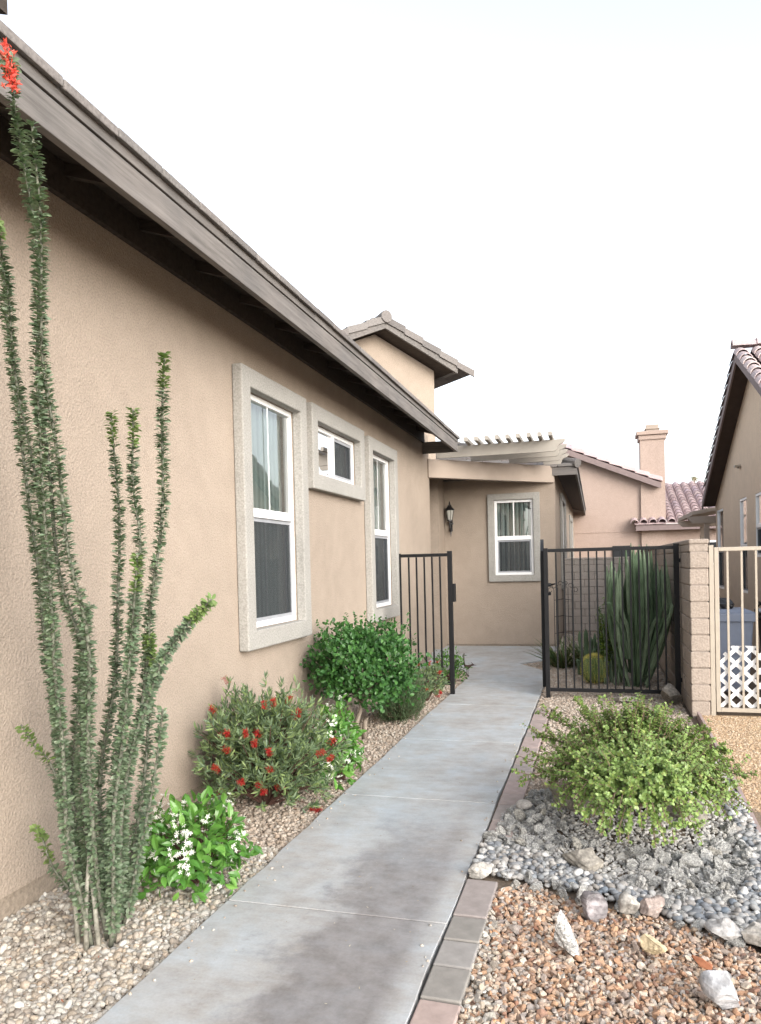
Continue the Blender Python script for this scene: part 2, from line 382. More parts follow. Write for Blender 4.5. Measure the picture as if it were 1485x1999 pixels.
# ================================================================== setting
g = MB().slab([(-150, -60), (150, -60), (150, 240), (-150, 240)], -.5, -.04).build('ground', M['soil']); tag(g, kind='structure')
PATH = [(-1.57, 9.55), (-1.76, 10.15), (-2.42, 10.25), (-2.42, 11.34), (-2.9, 11.34), (-3.4, 13.0), (-.63, 13.0), (-.63, 11.45), (-.78, 11.15), (-1.06, 10.78), (-.6, 10.0), (-.6, 9.16)]
pm = MB(); joints = [-2, -.15, 1.4, 2.95, 4.5, 6.05, 7.6, 9.155]
for a, b in zip(joints[:-1], joints[1:]):
    n = 8; ys = [a + .005 + (b - a - .01) * i / n for i in range(n + 1)]
    rt = [(-.6 + (random.uniform(-.006, .006) if 0 < i < n else 0), y) for i, y in enumerate(ys)]
    lf = [(-1.57 + (random.uniform(-.008, .008) if 0 < i < n else 0), y) for i, y in enumerate(ys)]
    pm.slab(rt[::1] + lf[::-1], -.12, 0)
pm.slab([(-1.57, 9.165)] + PATH[:-1] + [(-.6, 9.165)], -.12, .0)
pt = pm.build('path', M['path'], bevel=.003); tag(pt, kind='structure')
j = MB().box(-1.55, -.62, -2, 9.3, -.10, -.016).build('path_joint_filler', M['soil']); tag(j, kind='structure')
dg = MB().slab([(.88, 7.5), (.85, 6.4), (.83, 5.4), (.81, 4.78), (.79, 4.23), (.9, 3.0), (1.2, 1.0), (8, 1.0), (8, 7.6)], -.1, -.012).build('gravel_yard', M['dg']); tag(dg, kind='structure')

def mound(x, y): return .15 * np.exp(-(((x - .22) / .5) ** 2 + ((y - 4.5) / .55) ** 2)) + .03 * np.exp(-(((x - .1) / .7) ** 2 + ((y - 3.55) / .3) ** 2))
gx, gy = np.meshgrid(np.linspace(-.6, .88, 40), np.linspace(2.0, 7.4, 110)); V = np.stack([gx.ravel(), gy.ravel(), -.034 + mound(gx.ravel(), gy.ravel())], 1)
F = np.array([(r * 40 + c, r * 40 + c + 1, (r + 1) * 40 + c + 1, (r + 1) * 40 + c) for r in range(109) for c in range(39)])
o = np_mesh('planting_mound', V, F, M['soil'], smooth=True); tag(o, kind='structure')

# gravel (nobody could count it)
peb_cols = [(.36, .32, .265), (.45, .41, .355), (.27, .245, .215), (.52, .50, .455), (.34, .27, .205), (.31, .30, .28), (.46, .43, .37), (.19, .165, .14), (.38, .32, .25)]
M['peb'] = mat_stone('beige_river_gravel', peb_cols, .85, 160, .45)
M['pebfar'] = mat_stone('tan_gravel', [(.32, .26, .205), (.40, .34, .28), (.23, .19, .155), (.46, .41, .35), (.32, .255, .20)], .88, 160, .4)
M['orange'] = mat_stone('orange_brown_gravel', [(.36, .215, .135), (.42, .28, .185), (.29, .17, .11), (.40, .33, .26), (.46, .39, .32), (.22, .11, .07), (.33, .30, .27), (.42, .25, .145), (.50, .46, .40), (.27, .23, .21), (.44, .32, .235)], .8, 120, .4)
M['pgrey'] = mat_stone('grey_pebbles', [(.17, .18, .195), (.26, .26, .26), (.33, .325, .31), (.13, .155, .185), (.42, .41, .39), (.21, .195, .18), (.29, .275, .26), (.52, .51, .49)], .6, 60, .25)
M['rough'] = mat_stone('rough_grey_rock', [(.34, .335, .325), (.42, .41, .395), (.29, .285, .275), (.46, .45, .42), (.36, .34, .31)], .95, 70, .5, .35)
BED = [(-2.44, -.5), (-1.572, -.5), (-1.572, 9.5), (-1.76, 10.1), (-2.44, 10.2)]
o = stones('gravel_bed', [(BED, 1.2, 3.6)], M['peb'], .0125, 2, -.026, flat=.72, rough=.4, var=.32, nt=6); tag(o, kind='stuff', label='pale beige rounded gravel in the bed along the house wall')
o = stones('gravel_bed', [(BED, 3.6, 10.2)], M['pebfar'], .0135, 1, -.027, flat=.72, rough=.4); tag(o, kind='stuff', label='tan gravel under the shrubs between the house and the path')
RBED = [(-.44, 4.55), (-.16, 5.0), (.5, 5.4), (.8, 6.2), (.82, 15.9), (-.62, 15.9), (-.62, 11.5), (-1.04, 10.78), (-.59, 10.0), (-.59, 7.62), (-.43, 7.6)]
o = stones('gravel_bed', [(RBED, 4.3, 9.0)], M['pebfar'], .013, 1, -.026); tag(o, kind='stuff', label='tan gravel right of the path behind the green bush')
o = stones('gravel_bed', [(RBED, 9.0, 15.9)], M['pebfar'], .020, 1, -.028, layers=(1.0,)); tag(o, kind='stuff', label='tan gravel of the planted yard beyond the black fence')
ORG = [(-.44, 1.6), (1.0, 1.6), (.85, 2.75), (.60, 3.02), (.3, 3.2), (.1, 3.24), (-.14, 3.32), (-.36, 3.42), (-.46, 3.3)]
o = stones('gravel_bed', [(ORG, 1.6, 3.5)], M['orange'], .0125, 2, -.026, flat=.75, rough=.45, angular=4, var=.32, nt=8, hfun=lambda x, y: mound(x, y) * .8); tag(o, kind='stuff', label='orange and brown crushed gravel in the near right foreground')
LW = [(-.45, 1.6), (-.28, 1.6), (-.34, 2.4), (-.40, 3.0), (-.46, 3.2)]
o = stones('gravel_bed', [(LW, 1.6, 3.3)], M['peb'], .0125, 2, -.014, flat=.75, angular=3, layers=(.55,), nt=6); tag(o, kind='stuff', label='whitish grey gravel along the near pavers')
RIV = [(-.58, 3.50), (-.58, 3.86), (-.35, 3.80), (-.15, 3.62), (.05, 3.46), (.3, 3.36), (.55, 3.40), (.68, 3.8), (.66, 4.5), (.72, 5.3), (.80, 5.9), (.84, 5.9), (.82, 5.3), (.79, 4.7), (.775, 4.2), (.86, 3.6), (1.1, 2.8), (.75, 2.9), (.5, 3.12), (.2, 3.25), (-.12, 3.36)]
o = stones('river_pebbles', [(RIV, 2.5, 6)], M['pgrey'], .0185, 2, -.012, flat=.6, rough=.15, var=.25, layers=(1.0, .5), hfun=mound, tilt=.25); tag(o, kind='stuff', label='smooth blue grey and white river pebbles in a curved band')
DGP = [(.9, 7.45), (.87, 6.4), (.85, 5.4), (.83, 4.78), (.81, 4.23), (.92, 3.0), (2.2, 3.0), (3.2, 7.45)]
o = stones('gravel_bed', [(DGP, 3.6, 7.45)], mat_stone('golden_crushed_gravel', [(.42, .30, .19), (.50, .38, .25), (.32, .215, .13), (.56, .45, .33)], .9, 150, .4), .009, 1, -.012, layers=(1.0,), angular=2); tag(o, kind='stuff', label='fine golden tan gravel in front of the beige gate')
ROCKB = [(-.56, 3.86), (-.54, 4.4), (-.38, 4.7), (0, 4.8), (.6, 4.8), (.68, 4.3), (.70, 3.8), (.62, 3.45), (.42, 3.3), (.2, 3.36), (.0, 3.5), (-.16, 3.62), (-.3, 3.78)]
# rough rocks: one by one
def mat_rockunit():
    m, nt, out = new_mat('pitted_grey_rock'); v = coords(nt); oi = N(nt, 'ShaderNodeObjectInfo')
    r = ramp(nt, oi.outputs['Random'], [(0, (.38, .375, .36)), (.35, (.46, .455, .44)), (.6, (.33, .33, .32)), (.8, (.50, .49, .47)), (1, (.40, .38, .34))])
    f = noise(nt, v, 3.2, 8, .75); f2 = noise(nt, v, 9, 4, .7)
    c = mixc(nt, .85, r.outputs[0], ramp(nt, f, [(.38, (.55, .54, .53)), (.5, (.92, .92, .92)), (.62, (1.45, 1.45, 1.4))]).outputs[0], 'MULTIPLY')
    c = mixc(nt, .5, c, ramp(nt, f2, [(.38, (.35, .35, .35)), (.6, (1.35, 1.35, 1.35))]).outputs[0], 'MULTIPLY')
    principled(nt, out, c, .95, .15, bump(nt, f, 1.0, .012, bump(nt, f2, .8, .006))); return m
M['rockunit'] = mat_rockunit()
RT = [stone_t(4, .6, 300 + i, .85, 5) for i in range(7)]
rmesh = []
for i, (V, F) in enumerate(RT):
    r = np.random.RandomState(i); V = V + nrmz(V) * sum(a_ * np.sin(V @ (r.randn(3, 1) * k_) + r.uniform(0, 6)) for a_, k_ in ((.07, 4), (.06, 6), (.045, 9), (.035, 13), (.03, 17), (.03, 21)))
    o = np_mesh('rough_rock', V, F, M['rockunit'])
    rmesh.append(o.data); bpy.data.objects.remove(o)
x, y = pts_in(ROCKB, .074); x2, y2 = pts_in([(-.50, 3.36), (-.3, 3.36), (-.1, 3.27), (.15, 3.2), (.45, 3.08), (.75, 2.86), (.82, 2.96), (.55, 3.2), (.2, 3.32), (-.1, 3.4), (-.28, 3.5), (-.46, 3.5)], .085); x = np.concatenate([x, x2]); y = np.concatenate([y, y2]); order = RS.permutation(len(x)); cnt = 0
for i in order:
    if ((x[i] - .2) / .47) ** 2 + ((y[i] - 4.40) / .58) ** 2 < 1: continue
    if -.30 < x[i] < .10 and 3.42 < y[i] < 3.82: continue
    cnt += 1
    o = bpy.data.objects.new('rough_rock', rmesh[i % 7]); link(o); s = RS.uniform(.021, .038) * (1.35 if i % 8 == 0 else 1)
    o.location = (x[i], y[i], float(mound(x[i], y[i])) + s * .25 - .02); o.scale = (s * RS.uniform(.85, 1.25), s, s * RS.uniform(.8, 1.05))
    o.rotation_euler = (RS.uniform(-.5, .5), RS.uniform(-.5, .5), RS.uniform(0, 6.28))
    tag(o, 'fist sized rough grey pitted rock in the band of rocks below the green bush', 'rock', 'rough grey rocks around the green bush')
o = stones('rock_chips', [(ROCKB, 3, 5.1)], M['rough'], .016, 1, -.02, angular=3, hfun=mound, layers=(1.0,)); tag(o, kind='stuff', label='grey rock chips between the rough rocks')

def boulder(label, seed, loc, size, rot, mat, flat=1.0, ang=9, rough=.5):
    V, F = stone_t(4, rough, seed, 1.0, ang); r = np.random.RandomState(seed)
    V = V + .02 * nrmz(V) * (np.sin(V @ r.randn(3, 1) * 9) + np.cos(V @ r.randn(3, 1) * 17) * .6)
    V = V / np.abs(V).max(0)
    o = np_mesh('boulder', V * np.array(size), F, mat); o.location = loc; o.rotation_euler = rot
    tag(o, label, 'boulder'); return o
M['bgrey'] = mat_stone('warm_grey_boulder', [(.25, .23, .20)], .92, 50, .6, .3)
M['quartz'] = mat_stone('dark_quartz', [(.17, .155, .16)], .35, 14, .85, .75)
M['speck'] = mat_stone('white_speckled_stone', [(.50, .495, .48)], .7, 190, .5, .85)
M['wht'] = mat_stone('white_marble_stone', [(.43, .435, .45)], .6, 24, .7, .35)
M['petri'] = mat_stone('petrified_wood', [(.52, .43, .28)], .7, 40, .6, .2)
M['rusty'] = mat_stone('rusty_stone', [(.36, .15, .08)], .8, 50, .5)
boulder('large flat warm grey boulder lying among the rough rocks in front of the green bush', 5, (-.055, 3.62, .045), (.125, .10, .06), (.25, .1, -.35), M['bgrey'])
boulder('dark translucent quartz rock with a white rim at the top edge of the orange gravel', 8, (-.045, 3.17, .05), (.075, .05, .075), (.1, .25, .2), M['quartz'])
boulder('upright narrow white stone with black speckles leaning in the orange gravel', 13, (-.135, 2.86, .045), (.045, .034, .105), (.15, -.42, -.3), M['speck'])
boulder('pale tan striped petrified wood chunk in the orange gravel', 17, (.19, 2.89, .028), (.052, .04, .036), (.2, .1, .5), M['petri'])
boulder('bluish white marbled stone at the bottom right of the photo', 21, (.375, 2.62, .035), (.075, .055, .075), (.2, .3, -.5), M['wht'], ang=5)
boulder('knobbly dark grey rock between the near pavers and the pebbles at the path edge', 23, (-.535, 3.45, .02), (.065, .05, .038), (.1, .1, .3), M['rough'])
boulder('rough grey rock next to the quartz on the gravel border', 27, (.11, 3.22, .03), (.055, .045, .045), (.1, .3, .9), M['rough'])
boulder('reddish grey lump of rock right of the dark quartz on the gravel border', 29, (.2, 3.24, .025), (.055, .05, .036), (.2, .1, .3), mat_stone('reddish_grey_rock', [(.33, .27, .24)], .9, 60, .5, .3))
boulder('pale grey boulder on the gravel border near the right edge of the photo', 31, (.44, 3.08, .03), (.06, .05, .045), (.1, .1, .2), mat_stone('pale_grey_rock', [(.36, .35, .34)], .9, 60, .5, .3))
boulder('dark pitted boulder on the gravel border at the right edge of the photo', 33, (.56, 3.06, .03), (.065, .06, .05), (.3, .1, .2), M['rough'])
boulder('flat rusty red stone lying right of the petrified wood', 37, (.34, 2.83, .02), (.045, .02, .018), (.1, .2, -.6), M['rusty'])
boulder('smooth brownish grey boulder at the foot of the block wall by the black fence', 41, (.72, 8.0, .07), (.16, .13, .11), (.1, .4, .3), M['bgrey'])
boulder('low grey boulder under the bottom rail of the black fence', 43, (.28, 8.0, .02), (.16, .08, .05), (.1, .1, .1), M['bgrey'])
boulder('round grey stone at the left foot of the green bush beside the pavers', 47, (-.42, 4.35, .055), (.05, .045, .035), (0, 0, 0), mat_stone('round_grey_stone', [(.34, .32, .30)], .85, 60, .4), ang=0, rough=.2)
boulder('brown grey boulder half hidden under the left of the green bush', 51, (-.08, 4.35, .12), (.2, .14, .10), (0, .2, .3), M['bgrey'])
boulder('brown grey boulder half hidden under the right of the green bush', 53, (.42, 4.3, .10), (.17, .14, .11), (0, .2, 1.3), M['bgrey'])
# larger river stones along the curved edging
for i in range(17):
    yy = 3.75 + i * .125; xx = float(np.interp(yy, [3.7, 4.3, 5.4, 6.0], [.80, .745, .77, .80])) + RS.uniform(-.02, .02)
    V, F = stone_t(2, .14, 60 + i, .62); o = np_mesh('river_stone', V, F, M['pgrey'], smooth=True)
    s = RS.uniform(.036, .052); o.location = (xx, yy, .012); o.scale = (s * 1.15, s, s); o.rotation_euler = (RS.uniform(-.2, .2), RS.uniform(-.2, .2), RS.uniform(0, 6))
    tag(o, 'smooth oval grey river stone in the row along the curved edging strip', 'stone', 'river stones along the edging strip')

# pavers
def paver(label, x0, x1, y0, y1, mi, skew=0.0, z=.004):
    b = MB(); e = .004
    b.slab([(x0, y0 + e), (x1, y0 + e + skew), (x1 + .003, y1 - e + skew), (x0 + .002, y1 - e)], -.06, 0)
    o = b.build('paver', PAV[mi], loc=(x0, y0, z), bevel=.006); o.location.z = z; o.rotation_euler = (RS.uniform(-.012, .012), RS.uniform(-.012, .012), 0)
    tag(o, label, 'paver', 'pavers edging the path')
near = [(3.04, 3.40, 1), (2.835, 3.035, 3), (2.64, 2.83, 2), (2.43, 2.635, 3), (2.22, 2.425, 4), (2.02, 2.215, 2)]
nl = ['large mauve paver beside the knobbly rock, farthest of the near row', 'grey brown paver second down from the knobbly rock in the near row', 'light grey paver third down from the knobbly rock in the near row',
      'dark olive grey paver just above the pink one in the near row', 'pink paver at the bottom edge of the photo', 'grey paver nearest the camera below the pink one']
for (a, b, m_), l in zip(near, nl): paver(l, -.592, -.452, a, b, m_, RS.uniform(-.006, .006))
fy = [3.97, 4.22, 4.50, 4.72, 4.98, 5.24, 5.44, 5.68, 5.92, 6.26, 6.50, 6.75, 7.0, 7.28, 7.56]
ordn = ['first', 'second', 'third', 'fourth', 'fifth', 'sixth', 'seventh', 'eighth', 'ninth', 'tenth', 'eleventh', 'twelfth', 'thirteenth', 'fourteenth']
for i in range(14):
    paver('mauve brown paver, %s of the far row counting away from the rough rocks' % ordn[i], -.586, -.448, fy[i], fy[i + 1], [0, 1, 0, 5, 0, 1, 0, 0, 5, 1, 0, 0, 5, 0][i], RS.uniform(-.005, .005))
# edging strip
b = MB(); P = [(.885, 7.4), (.868, 6.5), (.835, 5.44), (.812, 4.78), (.792, 4.23), (.83, 3.6), (.93, 2.9)]
pp = []
for i in range(len(P) - 1):
    for t in range(6): f = t / 6; pp.append((P[i][0] * (1 - f) + P[i + 1][0] * f, P[i][1] * (1 - f) + P[i + 1][1] * f))
pp.append(P[-1]); n = len(pp)
b.add([(q[0] + dx, q[1], z) for q in pp for dx, z in ((-.011, -.05), (.011, -.05), (.011, .032), (-.011, .032))],
      [(4 * i + k, 4 * i + (k + 1) % 4, 4 * i + 4 + (k + 1) % 4, 4 * i + 4 + k) for i in range(n - 1) for k in range(4)])
o = b.build('garden_edging', mat_plain('faded_mauve_edging', (.36, .28, .26), .8, .2, var=.15), loc=(.85, 5.4, 0)); tag(o, 'thin faded mauve edging strip curving between grey river stones and tan gravel', 'edging')

# ================================================================== main house
house = thing('house', 'beige stucco house with three grey trimmed windows along the left of the path', 'house', (-2.42, 6, 0))
W = Frame((-2.42, 0, 0), (0, 1, 0), (1, 0, 0))
H1 = (4.95, 5.90, 1.0, 2.74); H2 = (6.31, 7.58, 2.27, 2.74); H3 = (8.03, 8.97, .95, 2.72)
MB(W).wall(-1.5, 11.34, .085, 3.41, [H1, H2, H3], .16).build('wall', M['stucco'], house, recalc=False)
w2 = MB(); w2.box(-8.5, -2.75, -1.5, 11.33, .085, 3.30); w2.box(-2.76, -2.422, 11.19, 11.338, .085, 3.40); w2.box(-2.76, -2.424, -1.49, -1.3, .1, 3.40)
w2.box(-2.9, -2.515, 12.45, 12.995, -.02, 2.9); w2.build('wall', M['stucco'], house)
MB().box(-8.4, -2.434, -1.4, 11.30, -.1, .083).build('foundation', M['footing'], house)
# far wing
WF = Frame((0, 13.0, 0), (1, 0, 0), (0, -1, 0)); HF = (-1.65, -.99, 1.215, 2.50)
MB(WF).wall(-3.6, -.63, .03, 2.95, [HF], .14, rim=False).build('wall', M['stucco'], house, recalc=False)
WS = Frame((-.63, 0, 0), (0, 1, 0), (1, 0, 0)); HS1 = (15.0, 16.7, 1.0, 2.62); HS2 = (20.2, 22.0, 1.0, 2.5)
MB(WS).wall(13.001, 25.0, .03, 3.0, [HS1, HS2], .14, rim=False).build('wall', M['stucco'], house, recalc=False)
MB().box(-3.5, -.64, 13.012, 24.9, -.1, .028).box(-3.5, -.66, 24.7, 24.95, 0, 2.9).build('foundation', M['footing'], house)
# recess: left side and ceiling, inside wall and door
MB().box(-3.75, -3.6, 11.2, 13.3, 0, 3.4).build('wall', M['stucco'], house)
MB().slab([(-3.6, 11.36), (-2.55, 11.36), (-.72, 13.1), (-3.6, 13.1)], 2.90, 2.93).build('porch_ceiling', M['stucco'], house)

def sheet(fr, p0, p1, d0, d1, q0, q1):
    m = MB(fr); m.add([(p0, d1, q0), (p1, d1, q0), (p1, d1, q1), (p0, d1, q1)], [(0, 1, 2, 3)]); return m
def window(fr, hole, kind, parent=house, trim=.14, td=.08, blinds=True, lab=None):
    a0, a1, z0, z1 = hole
    f = MB(fr); w = .042
    def ring(mb, p0, p1, q0, q1, w_, d0, d1):
        mb.box(p0, p1, d0, d1, q0, q0 + w_); mb.box(p0, p1, d0, d1, q1 - w_, q1)
        mb.box(p0, p0 + w_, d0, d1, q0 + w_, q1 - w_); mb.box(p1 - w_, p1, d0, d1, q0 + w_, q1 - w_)
    ring(f, a0 + .002, a1 - .002, z0 + .002, z1 - .002, w, -.07, -.006)
    zm = z0 + (z1 - z0) * .49; am = (a0 + a1) / 2
    if kind == 'hung': f.box(a0 + w, a1 - w, -.06, .0, zm - .028, zm + .04)
    elif kind == 'slide': f.box(am - .025, am + .025, -.06, -.004, z0 + w, z1 - w)
    root = f.build('window', M['vinyl'], parent, bevel=.003)
    if lab: root['label'] = lab
    if trim:
        t = MB(fr); rr = [(a0 - trim, z0 - trim), (a1 + trim, z0 - trim), (a1 + trim, z1 + trim), (a0 - trim, z1 + trim), (a0, z0), (a1, z0), (a1, z1), (a0, z1)]
        t.add([(p, .001, q) for p, q in rr] + [(p, td, q) for p, q in rr], [(i, (i + 1) % 4, 4 + (i + 1) % 4, 4 + i) for i in range(4)] + [(8 + i, 8 + (i + 1) % 4, 12 + (i + 1) % 4, 12 + i) for i in range(4)] + [(i, (i + 1) % 4, 8 + (i + 1) % 4, 8 + i) for i in range(4)] + [(4 + i, 4 + (i + 1) % 4, 12 + (i + 1) % 4, 12 + i) for i in range(4)])
        t.build('trim', M['trim'], root, bevel=.010)
    if kind == 'hung':
        sheet(fr, a0 + w, a1 - w, -.036, -.031, zm + .04, z1 - w).build('pane', M['glass'], root, recalc=False)
        sheet(fr, a0 + w, a1 - w, -.048, -.043, z0 + w, zm - .028).build('pane', M['glass'], root, recalc=False)
        q = MB(fr); q.add([(a0 + w, -.022, z0 + w), (a1 - w, -.022, z0 + w), (a1 - w, -.022, zm - .028), (a0 + w, -.022, zm - .028)], [(0, 1, 2, 3)]); q.build('insect_screen', M['screen'], root, recalc=False)
        q = MB(fr); ring(q, a0 + w + .001, a1 - w - .001, z0 + w + .001, zm - .029, .028, -.030, -.018); q.build('screen_frame', M['screen_frame'], root)
        sheet(fr, am - .009, am + .009, -.030, -.012, zm + .041, z1 - w - .001).build('muntin', M['vinyl'], root)
        MB(fr).box(am - .009, am + .009, -.060, -.052, z0 + w, zm - .029).build('muntin', M['vinyl'], root)
    elif kind == 'slide':
        MB(fr).box(a0 + w, am - .025, -.036, -.031, z0 + w, z1 - w).build('pane', M['glass'], root, recalc=False)
        sheet(fr, am + .025, a1 - w, -.046, -.041, z0 + w, z1 - w).build('pane', M['glass'], root, recalc=False)
        q = MB(fr); q.add([(am + .025, -.022, z0 + w), (a1 - w, -.022, z0 + w), (a1 - w, -.022, z1 - w), (am + .025, -.022, z1 - w)], [(0, 1, 2, 3)]); q.build('insect_screen', M['screen'], root, recalc=False)
        q = MB(fr); ring(q, am + .026, a1 - w - .001, z0 + w + .001, z1 - w - .001, .028, -.030, -.018); q.build('screen_frame', M['screen_frame'], root)
    else:
        sheet(fr, a0 + w, a1 - w, -.046, -.041, z0 + w, z1 - w).build('pane', M['glass'], root, recalc=False)
    if blinds:
        s = MB(fr); n = max(3, int((a1 - a0 + .3) / .075)); step = (a1 - a0 + .3) / n
        for i in range(n):
            c = a0 - .15 + step * (i + .5); k = .035; t_ = .022
            s.add([(c - k, -.12 - t_, z0 - .05), (c, -.11, z0 - .05), (c + k, -.12 + t_ * .6, z0 - .05), (c - k, -.12 - t_, z1 + .05), (c, -.11, z1 + .05), (c + k, -.12 + t_ * .6, z1 + .05)], [(0, 1, 4, 3), (1, 2, 5, 4)])
        s.build('blinds', M['blinds'], root, recalc=False)
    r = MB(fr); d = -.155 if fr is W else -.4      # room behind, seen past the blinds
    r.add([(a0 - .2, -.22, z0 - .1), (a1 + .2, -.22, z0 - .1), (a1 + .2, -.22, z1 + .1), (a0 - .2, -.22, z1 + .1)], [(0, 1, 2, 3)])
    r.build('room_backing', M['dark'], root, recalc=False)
    return root
# openings need hollow space: the backing box of the house starts behind x=-2.58, so cut-outs sit in its front
window(W, H1, 'hung', lab='tall window nearest the camera with a grey stucco surround')
window(W, H2, 'slide', lab='small high sliding window between the two tall ones')
window(W, H3, 'hung', lab='tall narrow window beside the black fence panel')
window(WF, HF, 'hung', trim=.11, td=.05, lab='window in the end wall of the porch beside the lantern')
window(WS, HS1, 'hung', trim=.12, td=.05, blinds=False)
window(WS, HS2, 'hung', trim=.12, td=.05, blinds=False)

# main roof: fascia, upper strip, sheathing, rafter tails, tiles
SL = 4 / 12.0; Y0, Y1 = -1.6, 10.95
f = MB(); seg = [Y0, 1.1, 3.95, 7.1, 9.3, Y1]
for a, b_ in zip(seg[:-1], seg[1:]): f.box(-1.938 + random.uniform(-.001, .001), -1.90, a + .001, b_ - .001, 3.07, 3.203)
fa = f.build('fascia', M['fascia'], house, bevel=.003)
MB().box(-1.936, -1.893, Y0, Y1 + .004, 3.209, 3.265).build('fascia', M['fascia'], house, bevel=.002)
MB().box(-2.7, -1.94, Y1 - .04, Y1, 3.07, 3.24).build('fascia', M['fascia_x'], house)
MB().hexa([(-6.6, Y0, 3.245 + 4.66 * SL), (-1.94, Y0, 3.245), (-1.94, Y1 - .002, 3.245), (-6.6, Y1 - .002, 3.245 + 4.66 * SL), (-6.6, Y0, 3.262 + 4.66 * SL), (-1.94, Y0, 3.262), (-1.94, Y1 - .002, 3.262), (-6.6, Y1 - .002, 3.262 + 4.66 * SL)]).build('roof_sheathing', M['rafter'], house)
y = -1.2
while y < Y1 - .1:
    MB().hexa([(-2.46, y, 3.185 + .52 * SL), (-1.939, y, 3.185), (-1.939, y + .04, 3.185), (-2.46, y + .04, 3.185 + .52 * SL), (-2.46, y, 3.243 + .52 * SL), (-1.939, y, 3.243), (-1.939, y + .04, 3.243), (-2.46, y + .04, 3.243 + .52 * SL)]).build('rafter_tail', M['rafter'], house); y += .61
t = MB(); ny = int((Y1 - Y0 + .02) / .335)
for c in range(13):
    for k in range(ny + 1):
        ya = Y0 + k * .335 - (.168 if c % 2 else 0); yb = ya + .328
        if c == 0: pass
        ya = max(ya, Y0); yb = min(yb, Y1 + .012)
        if yb - ya < .05: continue
        x1 = -1.866 - c * .355; x0 = x1 - .40; zb = 3.27 + (-1.94 - x1) * SL + random.uniform(-.002, .003); zt = 3.285 + (-1.94 - x0) * SL
        h = .045
        # lower edge stands proud of the course below
        t.hexa([(x0, ya, zt - .035), (x1, ya, zb + .004), (x1, yb, zb + .004), (x0, yb, zt - .035), (x0, ya, zt), (x1, ya, zb + h), (x1, yb, zb + h), (x0, yb, zt)])
t.build('roof_tiles', M['tile'], house, bevel=.006)
MB().hexa([(-2.3, -1.6, 3.46), (-1.86, -1.6, 3.322), (-1.86, 2.13, 3.322), (-2.3, 2.13, 3.46), (-2.3, -1.6, 3.53), (-1.86, -1.6, 3.372), (-1.86, 2.13, 3.372), (-2.3, 2.13, 3.51)]).build('roof_flashing', M['rafter'], house)
# back slope and gable so the roof is closed
MB().hexa([(-11.2, Y0, 3.24), (-6.6, Y0, 4.80), (-6.6, Y1, 4.80), (-11.2, Y1, 3.24), (-11.2, Y0, 3.30), (-6.6, Y0, 4.86), (-6.6, Y1, 4.86), (-11.2, Y1, 3.30)]).build('roof', M['tile'], house)
MB(Frame((0, 11.30, 0), (1, 0, 0), (0, -1, 0))).prism([(-8.4, 3.2), (-2.6, 3.3), (-2.6, 3.42), (-6.6, 4.75), (-8.4, 4.15)], 0, .4).build('wall', M['stucco'], house)

MB().box(-2.419, -2.385, Y0, Y1 - .05, 3.23, 3.40).build('eave_shade_strip', M['rafter'], house)  # dark strip added so the wall top under the eave looks shaded
# diagonal entry tower
T = Frame((-3.37, 11.83, 0), (.7071, .7071, 0), (.7071, -.7071, 0)); hw = 1.13; ow = 1.37; ts = .42; zp = 5.19; oh = .355
MB(T).prism([(-hw, 2.93), (hw, 2.93), (hw, zp - hw * ts), (0, zp), (-hw, zp - hw * ts)], -2.3, 0).build('tower_wall', M['stucco'], house)
rk = MB(T)
for s in (-1, 1):
    rk.hexa([(0, oh - .04, zp - .0), (s * ow, oh - .04, zp - ow * ts), (s * ow, oh, zp - ow * ts), (0, oh, zp), (0, oh - .04, zp + .135), (s * ow, oh - .04, zp + .135 - ow * ts), (s * ow, oh, zp + .135 - ow * ts), (0, oh, zp + .135)])
    rk.hexa([(s * (ow - .04), -2.6, zp - ow * ts + .005), (s * (ow - .002), -2.6, zp - ow * ts + .005), (s * (ow - .002), oh - .042, zp - ow * ts + .005), (s * (ow - .04), oh - .042, zp - ow * ts + .005),
             (s * (ow - .04), -2.6, zp - ow * ts + .13), (s * (ow - .002), -2.6, zp - ow * ts + .13), (s * (ow - .002), oh - .042, zp - ow * ts + .13), (s * (ow - .04), oh - .042, zp - ow * ts + .13)])
rk.build('tower_fascia', M['fascia_x'], house)
sf = MB(T)
for s in (-1, 1): sf.hexa([(0, -2.6, zp + .02), (s * (ow - .041), -2.6, zp + .02 - (ow - .041) * ts), (s * (ow - .041), oh - .042, zp + .02 - (ow - .041) * ts), (0, oh - .042, zp + .02), (0, -2.6, zp + .13), (s * (ow - .041), -2.6, zp + .13 - (ow - .041) * ts), (s * (ow - .041), oh - .042, zp + .13 - (ow - .041) * ts), (0, oh - .042, zp + .13)])
sf.build('tower_soffit', M['rafter'], house)
tt = MB(T)
for s in (-1, 1):
    for i in range(5):
        u0 = i * .335; u1 = u0 + .36; z0 = zp + .135 - u0 * ts; z1 = zp + .135 - u1 * ts + .0
        for k in range(8):
            d1 = oh + .03 - k * .345; d0 = d1 - .338; lift = .03
            tt.hexa([(s * u0, d0, z0 + .004), (s * u1, d0, z1 + lift), (s * u1, d1, z1 + lift), (s * u0, d1, z0 + .004), (s * u0, d0, z0 + .055), (s * u1, d0, z1 + lift + .055), (s * u1, d1, z1 + lift + .055), (s * u0, d1, z0 + .055)])
        # barge tile folded down over the rake
        tt.hexa([(s * u0, oh + .001, z0 - .055), (s * u1, oh + .001, z1 + lift - .06), (s * u1, oh + .028, z1 + lift - .06), (s * u0, oh + .028, z0 - .055), (s * u0, oh + .001, z0 + .05), (s * u1, oh + .001, z1 + lift + .05), (s * u1, oh + .032, z1 + lift + .05), (s * u0, oh + .032, z0 + .05)])
